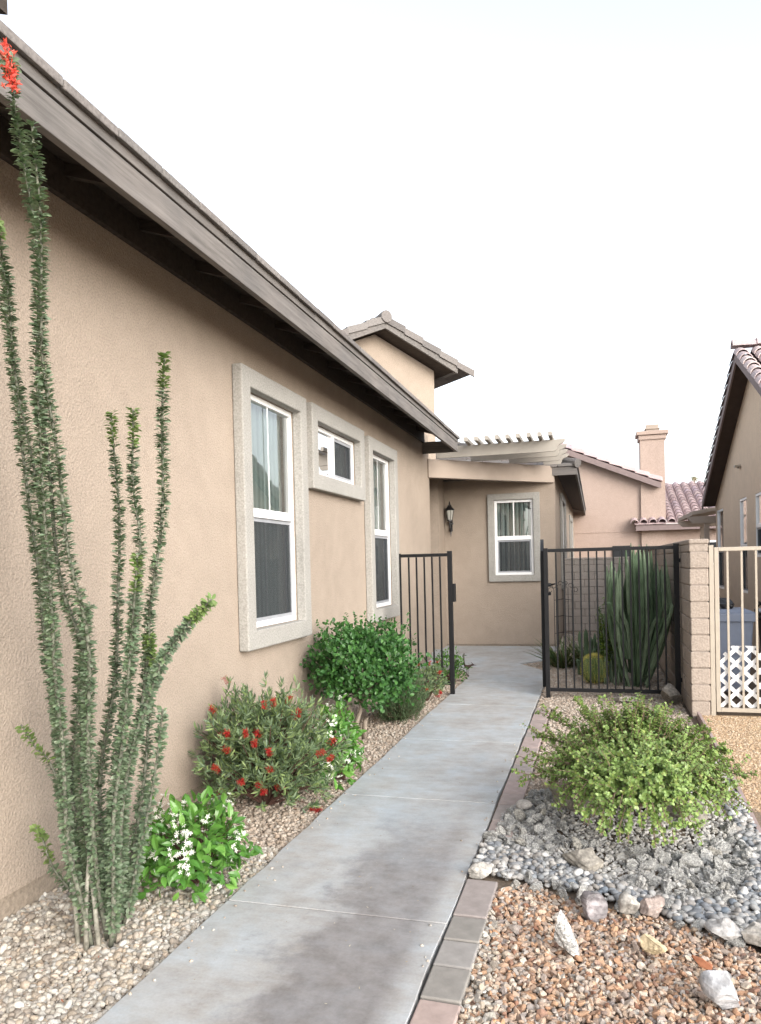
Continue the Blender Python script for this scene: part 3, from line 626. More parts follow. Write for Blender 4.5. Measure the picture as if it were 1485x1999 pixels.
for k in range(7): tt.tube([(0, oh + .05 - k * .4, zp + .175), (0, oh - .38 - k * .4, zp + .16)], [.10, .08], 10)
tt.build('tower_roof_tiles', M['tile'], house, bevel=.005)

# porch beam (diagonal) and far wing roof
B = Frame((-2.41, 11.21, 0), (.7071, .7071, 0), (.7071, -.7071, 0))
MB(B).box(0.012, 2.52, -.14, .0, 2.755, 3.035).build('porch_beam', M['beam'], house, bevel=.004)
MB().box(-3.4, -.262, 12.955, 12.993, 2.87, 3.005).build('fascia', M['fascia_x'], house)
MB().box(-.298, -.26, 12.995, 25.4, 2.87, 3.005).build('fascia', M['fascia'], house)
MB().hexa([(-.7, 12.998, 3.10), (-.30, 12.998, 2.985), (-.30, 25.4, 2.985), (-.7, 25.4, 3.10), (-.7, 12.998, 3.115), (-.30, 12.998, 3.0), (-.30, 25.4, 3.0), (-.7, 25.4, 3.115)]).build('soffit', M['brown'], house)
t = MB(); hx, hy = -.24, 12.93
for c in range(8):                        # courses climbing both hip faces
    a = c * .34; z0 = 3.01 + a * SL; ax = hx - a; ay = hy + a
    n = int((ax + 3.4) / .33)
    for k in range(n + 1):
        x1 = ax - k * .335; x0 = max(x1 - .327, -3.5)
        if x1 - x0 < .05: continue
        t.hexa([(x0, ay, z0), (x1, ay, z0), (x1 - (.37 if k == 0 else 0), ay + .37, z0 + .37 * SL - .02), (x0, ay + .37, z0 + .37 * SL - .02), (x0, ay, z0 + .045), (x1, ay, z0 + .045), (x1 - (.37 if k == 0 else 0), ay + .37, z0 + .37 * SL + .01), (x0, ay + .37, z0 + .37 * SL + .01)])
    k = 0
    while ay + k * .335 < 25.3 and k < 40:
        y0 = ay + k * .335; y1 = y0 + .327
        t.hexa([(ax - .37, y0 + (.37 if k == 0 else 0), z0 + .37 * SL - .02), (ax, y0, z0), (ax, y1, z0), (ax - .37, y1 + (.1 if k == 0 else 0), z0 + .37 * SL - .02), (ax - .37, y0 + (.37 if k == 0 else 0), z0 + .37 * SL + .01), (ax, y0, z0 + .045), (ax, y1, z0 + .045), (ax - .37, y1 + (.1 if k == 0 else 0), z0 + .37 * SL + .01)]); k += 1
    t.tube([(ax + .0, ay - .0, z0 + .04), (ax - .36, ay + .36, z0 + .04 + .36 * SL)], [.075, .06], 10)
t.build('wing_roof_tiles', M['tile'], house, bevel=.005)

# pergola
pg = thing('pergola', 'taupe painted pergola with scalloped rafter ends over the porch beam', 'pergola', (-1.2, 12.0, 3.05))
for i, yy in enumerate((11.34, 11.88, 12.42, 12.94)):
    xl = -2.42 + (yy - 11.2) - .02; xl = min(xl, -1.95) if i == 0 else xl - .1
    z0, z1 = 3.048, 3.222; ex = -.385
    prof = [(xl, z0), (ex - .165, z0)]
    for k in range(7): a = k / 6 * math.pi / 2; prof.append((ex - .165 + .0 + .055 * math.sin(a), z0 + .075 * (1 - math.cos(a))))
    for k in range(1, 8): a = k / 7 * math.pi / 2; prof.append((ex - .11 + .11 * math.sin(a), z0 + .075 + .02 + (z1 - z0 - .10) * (1 - math.cos(a))))
    prof += [(ex, z1), (xl, z1)]
    MB(Frame((0, yy, 0), (1, 0, 0), (0, -1, 0))).prism(prof, -.042, 0).build('rafter', M['pergola'], pg, bevel=.003)
for k in range(9):
    x = -1.79 + k * .151
    MB().box(x - .027, x + .027, 10.98, 12.97, 3.2235, 3.285).build('purlin', M['pergola'], pg, bevel=.003)

# wall lantern
ln = thing('wall_lantern', 'dark bronze coach lantern on the shaded porch wall left of the porch window', 'lantern', (-2.4, 12.99, 2.28))
b = MB(); b.lathe((-2.4, 12.975, 2.12), [(.03, -.01), (.045, 0), (.045, .02), (.03, .03)], 10); b.box(-2.425, -2.375, 12.965, 12.998, 2.0, 2.3)
b.tube([(-2.4, 12.97, 2.06), (-2.4, 12.92, 2.0), (-2.4, 12.87, 2.06), (-2.4, 12.87, 2.16)], .012, 8); b.tube([(-2.4, 12.965, 2.02), (-2.4, 12.95, 1.95), (-2.4, 12.94, 1.9)], [.014, .008, .003], 8); b.build('bracket', M['blackplastic'], ln)
MB().lathe((-2.4, 12.87, 2.16), [(.012, 0), (.05, .01), (.05, .03), (.04, .035)], 8).build('base', M['blackplastic'], ln)
MB().lathe((-2.4, 12.87, 2.196), [(.038, 0), (.068, .16)], 6).build('lamp_glass', M['lamp_glass'], ln)
b = MB(); b.lathe((-2.4, 12.87, 2.357), [(.08, 0), (.085, .012), (.05, .05), (.03, .075), (.035, .085), (.012, .10), (.014, .125), (.003, .16)], 12)
for k in range(6): a = k * math.pi / 3; b.tube([(-2.4 + .041 * math.cos(a), 12.87 + .041 * math.sin(a), 2.19), (-2.4 + .072 * math.cos(a), 12.87 + .072 * math.sin(a), 2.36)], .004, 5)
b.build('cap', M['blackplastic'], ln)
# ================================================================== fences
IR = M['iron']
def rect(b, x0, x1, y, z0, z1, t=.02): b.box(x0, x1, y - t / 2, y + t / 2, z0, z1)
def panel(th, posts, x0, x1, y, zb, zt, bars, pr=.016, post=.025):
    for px, pz0, pz1, w in posts:
        MB().box(px - w, px + w, y - w, y + w, pz0, pz1).box(px - w - .002, px + w + .002, y - w - .002, y + w + .002, pz1, pz1 + .006).build('post', IR, th, bevel=.002)
    MB().box(x0, x1, y - .018, y + .018, zt - .038, zt - .002).build('top_rail', IR, th, bevel=.002)
    MB().box(x0, x1, y - .018, y + .018, zb, zb + .036).build('bottom_rail', IR, th, bevel=.002)
    for bx in bars: MB().box(bx - .0085, bx + .0085, y - .0085, y + .0085, zb + .037, zt - .039).build('bar', IR, th)
FY = 8.2
fr_ = thing('fence_panel', 'black iron fence panel right of the path in front of the cactus garden', 'fence', (.15, FY, 0))
panel(fr_, [(-.505, -.06, 1.575, .022), (.795, .05, 1.585, .026)], -.482, .768, FY, .055, 1.575, [-.482 + .0833 * (i + 1) for i in range(14)])
MB().box(.821, .835, FY - .01, FY + .01, 1.40, 1.44).box(.821, .835, FY - .01, FY + .01, .18, .22).build('bracket', IR, fr_)
fl = thing('fence_panel', 'short black iron fence panel between the house wall and the path', 'fence', (-1.95, FY, 0))
panel(fl, [(-1.54, -.06, 1.575, .024), (-2.105, -.06, 1.56, .010)], -2.094, -1.565, FY, .10, 1.56, [-2.094 + .0885 * (i + 1) for i in range(5)])
MB().box(-1.515, -1.485, FY - .02, FY + .045, 1.02, 1.22).build('latch_box', IR, fl, bevel=.003)
gt = thing('gate', 'open black iron gate leaf with an arched top seen edge on beside the path', 'gate', (-.545, 8.23, 0))
GF = Frame((-.545, 8.25, 0), (-.06, .998, 0), (.998, .06, 0))
def gb(a0, a1, z0, z1, nm, w=.02): MB(GF).box(a0, a1, -w, w, z0, z1).build(nm, IR, gt, bevel=.002)
gb(0, .04, .09, 1.53, 'stile'); gb(.88, .92, .09, 1.53, 'stile'); gb(.041, .879, .10, .14, 'bottom_rail', .018)
arc = [(a, 0, 1.53 + .14 * math.sin(math.pi * a / .92)) for a in [0.01 + .9 * i / 14 for i in range(15)]]
b = MB(GF); b.add([(p[0], s * .018, p[2] + dz) for p in arc for s, dz in ((-1, -.02), (1, -.02), (1, .02), (-1, .02))], [(4 * i + k, 4 * i + (k + 1) % 4, 4 * i + 4 + (k + 1) % 4, 4 * i + 4 + k) for i in range(14) for k in range(4)] + [(0, 1, 2, 3), (56, 57, 58, 59)]); b.build('arched_top', IR, gt)
for i in range(7): a = .04 + .105 * (i + 1); gb(a - .008, a + .008, .141, 1.53 + .14 * math.sin(math.pi * a / .92) - .022, 'bar', .008)
b = MB(); b.tube([(-.53, 8.25, 1.19), (-.475, 8.22, 1.19)], .014, 8); b.tube([(-.475, 8.22, 1.19), (-.44, 8.20, 1.195), (-.415, 8.17, 1.20)], .009, 8); b.lathe((-.475, 8.22, 1.19), [(.022, -.02), (.026, 0), (.022, .02)], 10); b.build('handle', IR, gt)
b = MB(); b.tube([(-.53, 8.25, 1.095), (-.465, 8.21, 1.095)], [.018, .018], 10); b.build('deadbolt', IR, gt)

# block walls
def blockwall(name, label, fr, ln_, h, t=.16, cols=.40, bm='block'):
    th = thing(name, label, 'wall', tuple(fr(ln_ / 2, 0, 0))); n = int(h / .153); m = MB(fr)
    for r_ in range(n + 1):
        z0 = r_ * .153 - .03; z1 = min(z0 + .145, h - .045)
        if z1 - z0 < .05: continue
        a = -(.2 if r_ % 2 else 0)
        while a < ln_:
            a0 = max(a + .004, 0); a1 = min(a + cols - .004, ln_)
            if a1 - a0 > .03:
                q = [random.uniform(-.004, .004) for _ in range(2)]; m.box(a0 - (.0 if a0 > 0 else random.uniform(0, .006)), a1, -t - q[0], q[1], z0, z1)
            a += cols
    m.build('blocks', M[bm], th, bevel=.009)
    MB(fr).box(.006, ln_ - .006, -t + .010, -.010, -.1, h - .05).build('mortar_core', M['mortar'], th)
    c = MB(fr); a = 0
    while a < ln_: c.box(a + (.002 if a else -.004), min(a + .398, ln_), -t - .006, .006, h - .046, h); a += .4
    c.build('cap', M[bm], th, bevel=.012); return th
blockwall('block_wall', 'beige slumpstone block wall running back from between the black fence and beige gate', Frame((.838, 7.45, 0), (0, 1, 0), (-1, 0, 0)), 8.7, 1.615)
blockwall('block_wall', 'low beige block wall across the back of the cactus yard', Frame((-.62, 16.2, 0), (1, 0, 0), (0, -1, 0)), 1.46, 1.49, bm='block2')

# beige gate with lattice
bg = thing('side_gate', 'beige metal side gate at the right edge with white lattice on its lower half', 'gate', (1.4, 7.5, 0))
BM = M['beige_metal']
MB().box(1.005, 1.045, 7.47, 7.52, -.02, 1.555).build('post', BM, bg, bevel=.003)
b = MB(); b.box(1.052, 1.09, 7.48, 7.515, .02, 1.535); b.box(1.95, 1.99, 7.48, 7.515, .02, 1.535); b.box(1.091, 1.949, 7.48, 7.515, 1.498, 1.534); b.box(1.091, 1.949, 7.48, 7.515, .021, .058); b.build('frame', BM, bg, bevel=.003)
for i in range(7): x = 1.165 + .119 * i; MB().box(x - .009, x + .009, 7.49, 7.508, .059, 1.497).build('bar', BM, bg)
lat = MB(); LX0, LX1, LZ0, LZ1 = 1.092, 1.948, .06, .625; per = .134; wv = .0235
def clip(poly, f):
    out = []
    for i in range(len(poly)):
        p, q = poly[i], poly[(i + 1) % len(poly)]; a, b_ = f(p), f(q)
        if a >= 0: out.append(p)
        if (a >= 0) != (b_ >= 0): t_ = a / (a - b_); out.append((p[0] + (q[0] - p[0]) * t_, p[1] + (q[1] - p[1]) * t_))
    return out
for s, yy in ((1, 7.521), (-1, 7.527)):
    for i in range(-12, 20):
        c = i * per; e = 3
        poly = [(LX0 + c - wv, LZ0 - 0), (LX0 + c + wv, LZ0), (LX0 + c + wv + s * e, LZ0 + e), (LX0 + c - wv + s * e, LZ0 + e)]
        for f_ in (lambda p: p[0] - LX0, lambda p: LX1 - p[0], lambda p: p[1] - LZ0, lambda p: LZ1 - p[1], lambda p: (p[0] - LX0) + .46 - (p[1] - LZ0) + .0 if True else 1):
            if poly: poly = clip(poly, f_)
        if poly and len(poly) > 2: lat.prism(poly, yy, yy + .0055)
lat.build('lattice', M['lattice'], bg)

# bins behind the side gate
def bin_(name, label, x0, x1, y0, y1, h, mat, bevel=.02):
    t = thing(name, label, 'bin', ((x0 + x1) / 2, (y0 + y1) / 2, 0)); c = .05
    MB().hexa([(x0 + c, y0 + c, .04), (x1 - c, y0 + c, .04), (x1 - c, y1 - c, .04), (x0 + c, y1 - c, .04), (x0, y0, h), (x1, y0, h), (x1, y1, h), (x0, y1, h)]).build('body', mat, t, bevel=bevel)
    l = MB(); l.box(x0 - .02, x1 + .02, y0 - .02, y1 + .02, h - .09, h + .002); l.hexa([(x0 - .015, y0 - .015, h + .003), (x1 + .015, y0 - .015, h + .003), (x1 + .015, y1 + .015, h + .003), (x0 - .015, y1 + .015, h + .003), (x0 + .05, y0 + .05, h + .035), (x1 - .05, y0 + .05, h + .035), (x1 - .05, y1 - .05, h + .035), (x0 + .05, y1 - .05, h + .035)])
    l.build('lid', mat, t, bevel=.012); return t
bin_('trash_bin', 'blue grey plastic bin with a lid behind the beige side gate', 1.17, 1.56, 8.45, 8.95, .86, M['bin'])
b2 = bin_('trash_bin', 'dark bin behind the side gate right of the blue grey one, its black handle showing', 1.72, 2.15, 8.7, 9.2, .84, M['blackplastic'])
MB().tube([(1.70, 8.7, .78), (1.64, 8.68, .80), (1.62, 8.68, .88), (1.66, 8.7, .95), (1.70, 8.72, .92)], .022, 8).build('handle', M['blackplastic'], b2)
V, F = stone_t(3, .5, 77, .6, 3); V = V + .06 * np.sin(V @ np.random.RandomState(3).randn(3, 1) * 7) * nrmz(V)
o = np_mesh('garbage_bag', V * np.array([.15, .14, .12]), F, M['blackplastic']); o.location = (1.27, 8.68, .935); tag(o, 'crumpled black plastic bag lying on the blue grey bin', 'bag')

# ================================================================== neighbouring house on the right
nb = thing('house', 'tan stucco house at the right edge with barrel tile roof', 'house', (2.5, 13, 0))
NF = Frame((2.5, 0, 0), (0, 1, 0), (-1, 0, 0)); yp = 13.3; nsl = .5; zpk = 4.62
holes = [(16.50, 17.30, .78, 2.42), (14.62, 15.25, .80, 2.46) if False else (14.05, 14.72, .80, 2.46), (12.6, 13.35, 1.42, 2.44)]
nw = MB(NF).wall(7.0, 17.45, -.05, 2.5, holes, .1)
hw_ = (zpk - 2.5) / nsl; nw.add([(yp - hw_, 0, 2.5), (yp + hw_, 0, 2.5), (yp, 0, zpk)], [(0, 1, 2)])
nw.build('wall', M['stucco_n'], nb, recalc=False)
MB().box(2.85, 9, 7.1, 17.4, -.05, 2.45).box(2.505, 2.9, 17.3, 17.44, -.05, 2.45).build('wall', M['stucco_n'], nb)
for h_ in holes: window(NF, h_, 'hung', parent=nb, trim=0, blinds=False)
MB(NF).lathe((10.9 + 3.7, .03, 3.0), [(.02, 0), (.02, .05)], 8).box(14.5, 14.62, -.0, .10, 3.02, 3.05).build('vent', M['beige_metal'], nb)
rf = MB(NF)        # both slopes as slabs, overhanging toward the yard
oh2 = .27
def nz(y): return zpk - abs(y - yp) * nsl
for ya, yb in ((yp, 17.5), (8.8, yp)):
    rf.hexa([(ya, -6, nz(ya) + .0), (yb, -6, nz(yb) + .0), (yb, oh2 - .03, nz(yb)), (ya, oh2 - .03, nz(ya)), (ya, -6, nz(ya) + .06), (yb, -6, nz(yb) + .06), (yb, oh2 - .03, nz(yb) + .06), (ya, oh2 - .03, nz(ya) + .06)])
rf.build('soffit', M['brown'], nb)
rf = MB(NF)
for ya, yb in ((yp, 17.5), (8.8, yp)):
    rf.hexa([(ya, oh2 - .028, nz(ya) - .05), (yb, oh2 - .028, nz(yb) - .05), (yb, oh2, nz(yb) - .05), (ya, oh2, nz(ya) - .05), (ya, oh2 - .028, nz(ya) + .10), (yb, oh2 - .028, nz(yb) + .10), (yb, oh2, nz(yb) + .10), (ya, oh2, nz(ya) + .10)])
rf.build('fascia', M['mauve'], nb)
tl = MB(NF)
def halfpipe(mb, p0, p1, r0, r1, side, up, n=8, th=.014):
    p0 = Vector(p0); p1 = Vector(p1); vs = []
    for p, r in ((p0, r0), (p1, r1)):
        for rr in (r, r - th):
            for k in range(n + 1):
                a = math.pi * k / n; q = p + Vector(side) * (rr * math.cos(a)) + Vector(up) * (rr * math.sin(a)); vs.append(tuple(q))
    m_ = n + 1; fs = []
    for k in range(n):
        fs.append((k, k + 1, 2 * m_ + k + 1, 2 * m_ + k)); fs.append((m_ + k, m_ + k + 1, 3 * m_ + k + 1, 3 * m_ + k)); fs.append((k, k + 1, m_ + k + 1, m_ + k)); fs.append((2 * m_ + k, 2 * m_ + k + 1, 3 * m_ + k + 1, 3 * m_ + k))
    mb.add(vs, fs)
c5 = 1 / math.sqrt(1 + nsl * nsl)
for sgn in (-1, 1):
    for i in range(14):
        s0 = i * .30; s1 = s0 + .36
        for k in range(8):
            d = oh2 - .06 - k * .26
            ya = yp + sgn * s0 * c5; yb = yp + sgn * s1 * c5; za = zpk + .10 - s0 * c5 * nsl; zb = zpk + .10 - s1 * c5 * nsl
            halfpipe(tl, (ya, d, za), (yb, d, zb + .035), .085, .10, (0, 1, 0), (0, 0, 1))
for k in range(6): halfpipe(tl, (yp, oh2 + .05 - k * .36, zpk + .19), (yp, oh2 - .38 - k * .36, zpk + .18), .12, .10, (1, 0, 0), (0, 0, 1), 8, .035)
tl.build('roof_tiles', M['tile_n'], nb, smooth=False)
# patio cover at its far end
pc = MB(); pc.hexa([(2.05, 17.6, 2.36), (3.6, 17.6, 2.62), (3.6, 20.5, 2.62), (2.05, 20.5, 2.36), (2.05, 17.6, 2.44), (3.6, 17.6, 2.70), (3.6, 20.5, 2.70), (2.05, 20.5, 2.44)])
pc.prism([(1.95, 2.30), (2.05, 2.18), (3.6, 2.18), (3.6, 2.33), (1.95, 2.33)], 17.62, 17.68); pc.prism([(1.95, 2.30), (2.05, 2.18), (3.6, 2.18), (3.6, 2.33), (1.95, 2.33)], 19.6, 19.66)
pc.build('patio_cover', M['beam'], nb)
MB().box(2.30, 2.40, 17.65, 17.75, 0, 2.18).build('patio_post', M['beam'], nb); MB().box(2.46, 2.56, 19.6, 19.7, 0, 2.18).build('patio_post', M['beam'], nb)

# ================================================================== pink house behind
pk = thing('house', 'pinkish stucco house with chimney behind the cactus yard', 'house', (1.2, 25, 0))
PF = Frame((0, 25, 0), (1, 0, 0), (0, -1, 0))
MB(PF).prism([(-6, -.1), (1.72, -.1), (1.72, 3.78), (-.75, 4.86), (-6, 2.6)], -6, 0).build('wall', M['stucco_p'], pk)
MB(PF).prism([(1.725, -.1), (9, -.1), (9, 2.45), (1.725, 2.45)], -5, -.02).prism([(-5.9, 2.29), (1.70, 2.29), (1.70, 2.315), (-5.9, 2.315)], .001, .015).build('wall', M['stucco_p'], pk)
f = MB(PF); f.hexa([(-.75, .3, 4.765), (2.0, .3, 3.58), (2.0, .34, 3.58), (-.75, .34, 4.765), (-.75, .3, 4.945), (2.0, .3, 3.76), (2.0, .34, 3.76), (-.75, .34, 4.945)])
f.hexa([(-.75, -6, 4.825), (2.0, -6, 3.64), (2.0, .3, 3.64), (-.75, .3, 4.825), (-.75, -6, 4.945), (2.0, -6, 3.76), (2.0, .3, 3.76), (-.75, .3, 4.945)])
f.hexa([(-6, -6, 2.6), (-.751, -6, 4.83), (-.751, .34, 4.83), (-6, .34, 2.6), (-6, -6, 2.72), (-.751, -6, 4.945), (-.751, .34, 4.945), (-6, .34, 2.72)]); f.build('fascia', M['mauve'], pk)
t = MB(PF)
for i in range(8):
    a0 = 2.05 - i * .38; a0 = max(a0, -.6); a1 = a0 - .44; z0 = 3.77 + (2.0 - a0) * .43; z1 = 3.77 + (2.0 - a1) * .43
    for k in range(3):
        d = .36 - k * .4
        t.hexa([(a1, d - .38, z1), (a0, d - .38, z0 + .05), (a0, d, z0 + .05), (a1, d, z1), (a1, d - .30, z1 + .14), (a0, d - .30, z0 + .20), (a0, d - .06, z0 + .20), (a1, d - .06, z1 + .14)])
t.build('roof_tiles', M['tile_p'], pk, bevel=.03)
ch = MB(PF).box(1.42, 2.14, -.55, .09, -.1, 5.22).build('chimney', M['stucco_p'], pk)
MB(PF).box(1.37, 2.19, -.60, .14, 5.13, 5.27).box(1.31, 2.25, -.66, .20, 5.275, 5.40).build('chimney_cap', M['stucco_p'], ch, bevel=.02)
MB(PF).box(1.62, 1.98, -.4, -.06, 5.405, 5.62).box(1.58, 2.02, -.44, -.02, 5.48, 5.51).build('chimney_flue', M['beam'], ch)
MB(PF).box(1.24, 9, .35, .40, 2.30, 2.48).box(1.24, 9, -1, .345, 2.33, 2.46).build('fascia', M['mauve'], pk)
t = MB(PF)      # lower roof of rippled tiles rising away
for i in range(13):
    s0 = i * .33; d0 = .45 - s0; z0 = 2.50 + s0 * .36
    for k in range(28):
        a = 1.20 + k * .27
        if a + .1 < 2.2 and i >= 1: continue
        halfpipe(t, (a, d0, z0 + .03), (a, d0 - .38, z0 + .38 * .36), .12, .10, (1, 0, 0), (0, 0, 1), 6)
t.hexa([(2.15, .45, 2.49), (9, .45, 2.49), (9, -4, 4.09), (2.15, -4, 4.09), (2.15, .45, 2.50), (9, .45, 2.50), (9, -4, 4.10), (2.15, -4, 4.10)]); t.hexa([(1.2, .45, 2.49), (2.14, .45, 2.49), (2.14, .1, 2.616), (1.2, .1, 2.616), (1.2, .45, 2.50), (2.14, .45, 2.50), (2.14, .1, 2.626), (1.2, .1, 2.626)])
t.build('roof_tiles', M['tile_p'], pk, smooth=False)
w_ = MB(PF).box(.54, 1.12, .0, .04, 1.46, 1.86).build('window', M['dark'], pk)
q = MB(PF).box(3.0, 4.0, -.0, .03, 1.2, 1.95).build('window', M['vinyl'], pk); MB(PF).box(3.06, 3.94, .031, .04, 1.26, 1.89).build('pane', M['dark'], q)
# far palms
for i, (x, y, h) in enumerate(((18.2, 152, 16.5), (22.2, 152, 12.3))):
    p = thing('palm_tree', ['pale distant palm top right of the chimney', 'faint distant palm top beside the roof of the right house'][i], 'tree', (x, y, 0))
    MB().tube([(x, y, 0), (x + .1, y, h * .5), (x, y, h - .3)], [.16, .12, .12], 8).build('trunk', M['bark'], p)
    n = 60; a = RS.uniform(0, 6.28, n); D = np.stack([np.cos(a), np.sin(a), RS.uniform(-.6, 1, n)], 1); V, F = scatter(leaf_t(.18, bend=.5), np.tile([[x, y, h - .2]], (n, 1)), D, np.tile([[0, 0, 1.]], (n, 1)) + RS.normal(0, .1, (n, 3)), RS.uniform(.7, 1.1, n))
    np_mesh('crown', V, F, mat_leaf('palm_fronds', [(.5, .45, .3), (.4, .36, .24)]), p)

# ================================================================== plants
def jit(n, s): return RS.normal(0, s, (n, 3))
def rnd_dir(n): return nrmz(RS.randn(n, 3))
UPV = np.array([0, 0, 1.])
def dome_points(n, c, r, zlo=-1, shell=(.78, 1.0), lump=.12):
    d = rnd_dir(n * 3); d = d[d[:, 2] > zlo][:n]; l = 1 + lump * np.sin(d @ np.array([3.1, 5.2, 2.3]) * 1.7 + 1) + lump * np.cos(d @ np.array([-4.3, 2.2, 5.3]) * 1.9) + lump * .6 * np.sin(d @ np.array([9, -7, 8.]))
    k = RS.uniform(*shell, len(d)) * l
    return np.array(c) + d * np.array(r) * k[:, None], d
def keep(P, *arrs, wallx=-2.41):
    m = (P[:, 0] > wallx) & (P[:, 2] > .005); return [P[m]] + [a[m] for a in arrs]

# ocotillo
M['oco'] = mat_leaf('ocotillo_leaf', [(.13, .19, .115), (.17, .23, .145), (.10, .155, .09), (.22, .27, .19), (.15, .215, .11), (.25, .29, .22)], .5, .25)
M['oco_y'] = mat_leaf('young_ocotillo_leaf', [(.17, .25, .08), (.14, .22, .07), (.21, .28, .10)], .5, .3)
oc = thing('ocotillo', 'tall ocotillo with many wand like leafy stems beside the house wall', 'plant', (-1.95, 2.56, 0))
def smooth_path(pts, m=10):
    P = [np.array(p, float) for p in pts]; P = [2 * P[0] - P[1]] + P + [2 * P[-1] - P[-2]]; out = []
    for i in range(1, len(P) - 2):
        for t in np.linspace(0, 1, m, endpoint=False):
            a, b_, c, d = P[i - 1:i + 3]
            out.append(.5 * ((2 * b_) + (-a + c) * t + (2 * a - 5 * b_ + 4 * c - d) * t * t + (-a + 3 * b_ - 3 * c + d) * t ** 3))
    out.append(P[-2]); return np.array(out)
LT = leaf_t(.52, (.15, .6, 1.0, .85, .3), .2, .25)
def leafy_stem(parent, pts, r0, r1, dens, lsize, mat, mat_tip=None, base_skip=.03, stemmat=None, off=0.0, tip=.12):
    C = smooth_path(pts); seg = np.linalg.norm(np.diff(C, axis=0), axis=1); cum = np.concatenate([[0], np.cumsum(seg)]); Ltot = cum[-1]
    C = C + np.stack([.006 * np.sin(cum * 9 + RS.uniform(0, 6)), .006 * np.cos(cum * 7), 0 * cum], 1)
    rad = r0 + (r1 - r0) * cum / Ltot
    st = MB().tube([tuple(c) for c in C], list(rad), 7).build('stem', stemmat or M['ocostem'], parent, smooth=True)
    def at(s): return np.stack([np.interp(s, cum, C[:, k]) for k in range(3)], 1)
    n = int(Ltot * dens); s = np.sort(RS.uniform(base_skip * Ltot, Ltot, n))
    s = s[RS.rand(len(s)) < np.clip((s / Ltot - base_skip) * 6 + .25, 0, 1)]
    n = len(s); c = at(s); T = nrmz(at(np.minimum(s + .02, Ltot)) - at(np.maximum(s - .02, 0)))
    q = rnd_dir(n); rdl = nrmz(q - (q * T).sum(1, keepdims=True) * T)
    D = nrmz(rdl + T * RS.uniform(.0, .9, (n, 1))); P = c + rdl * np.interp(s, cum, rad)[:, None] * .8
    V, F = scatter(LT, P, D, T + jit(n, .3), lsize * RS.uniform(.65, 1.2, n))
    tipm = (s > Ltot - tip)
    o = np_mesh('foliage', V, F, mat, st)
    if mat_tip:
        idx = np.repeat(tipm, len(LT[1])); o.data.materials.append(mat_tip); o.data.polygons.foreach_set('material_index', idx.astype(np.int32))
    if Ltot > 1.0:
        # thorns
        k = int(Ltot * 70); s = RS.uniform(0, Ltot * .97, k); c = at(s); T = nrmz(at(np.minimum(s + .02, Ltot)) - at(np.maximum(s - .02, 0))); q = rnd_dir(k); rdl = nrmz(q - (q * T).sum(1, keepdims=True) * T)
        V, F = scatter(leaf_t(.07, (.9, .7, .5, .3, .05), 0, 0), c, rdl, T, RS.uniform(.018, .030, k)); np_mesh('thorns', V, F, M['ocostem'], st)
    return C
for i, s in enumerate(OCO):
    short = s[-1][2] < 1.0
    s = [(x, y, max(z, -.02)) if j else (x * .75 + (-1.94) * .25, y + .07, -.02) for j, (x, y, z) in enumerate(s)]
    C = leafy_stem(oc, s, (.0105 if not short else .0075), .0035, 900 if not short else 520, .0245, M['oco'], M['oco_y'] if i in (0, 5, 6, 7, 8, 10, 11, 12, 13) else None, tip=.20 if short else .13)
    if i == 2:
        top = C[-1]; n = 230; t = RS.rand(n); P = top + np.stack([RS.normal(0, .009, n) * (1.25 - t), RS.normal(0, .009, n), -.095 + t * .15], 1); P[:, 0] -= .025 * t - .01
        D = rnd_dir(n) * .8 + UPV * .5; V, F = scatter(leaf_t(.4, (.4, .8, 1, .6, .2)), P, D, rnd_dir(n), RS.uniform(.010, .020, n)); np_mesh('flower', V, F, M['coral_flower'], oc)
        MB().tube([tuple(top), tuple(top + np.array([-.01, 0, .03])), tuple(top + np.array([-.02, 0, .06]))], [.004, .003, .002], 6).build('flower_stalk', M['twig'], oc)
# bleached bare stubs at its base
for x, y, t in ((-1.895, 2.50, .05), (-1.93, 2.47, -.01), (-1.99, 2.5, .03)):
    MB().tube([(x, y, -.03), (x - t * .3, y, .15), (x - t, y + .02, .34)], [.011, .009, .007], 8).build('bare_stem', mat_plain('bleached_bark', (.26, .25, .21), .9, .2, var=.6, scale=35, bd=.004), oc, smooth=True)

def shrub(name, label, cat, root, mat_f, parts):
    t = thing(name, label, cat, root)
    return t
# carissa (round glossy shrub on a short trunk)
M['car'] = mat_leaf('glossy_dark_leaf', [(.035, .105, .028), (.055, .15, .035), (.028, .085, .025), (.075, .185, .045), (.045, .13, .030)], .40, .22, .35)
ca = thing('shrub', 'rounded shrub with glossy dark green leaves on a short pale trunk below the narrow window', 'shrub', (-1.93, 6.05, 0))
b = MB()
for pts in ([(-1.93, 6.0, -.03), (-1.95, 6.0, .12), (-1.92, 6.05, .25), (-1.98, 6.1, .42)], [(-1.90, 6.03, -.03), (-1.88, 6.02, .14), (-1.80, 6.05, .28), (-1.70, 6.1, .42)], [(-1.97, 6.04, -.02), (-2.0, 6.05, .15), (-2.08, 6.1, .35)]): b.tube(pts, [.026, .020, .017, .012][:len(pts)], 8)
for _ in range(60):
    d = rnd_dir(1)[0]; d[2] = abs(d[2]) * .7; b.tube([(-1.92, 6.05, .28), tuple(np.array([-1.92, 6.1, .48]) + d * .2), tuple(np.array([-1.92, 6.1, .60]) + d * np.array([.40, .42, .28]))], [.010, .006, .003], 5)
b.build('trunk', M['bark'], ca, smooth=True)
P1, d1 = dome_points(5200, (-1.91, 6.12, .60), (.45, .48, .32), -.95, (.68, 1.05), .13); P2, d2 = dome_points(2600, (-1.91, 6.12, .60), (.38, .42, .25), -1, (.3, .9), .1)
P = np.concatenate([P1, P2]); d = np.concatenate([d1, d2]); d, P = d[P[:, 2] > .24], P[P[:, 2] > .24]; P, d = keep(P, d)
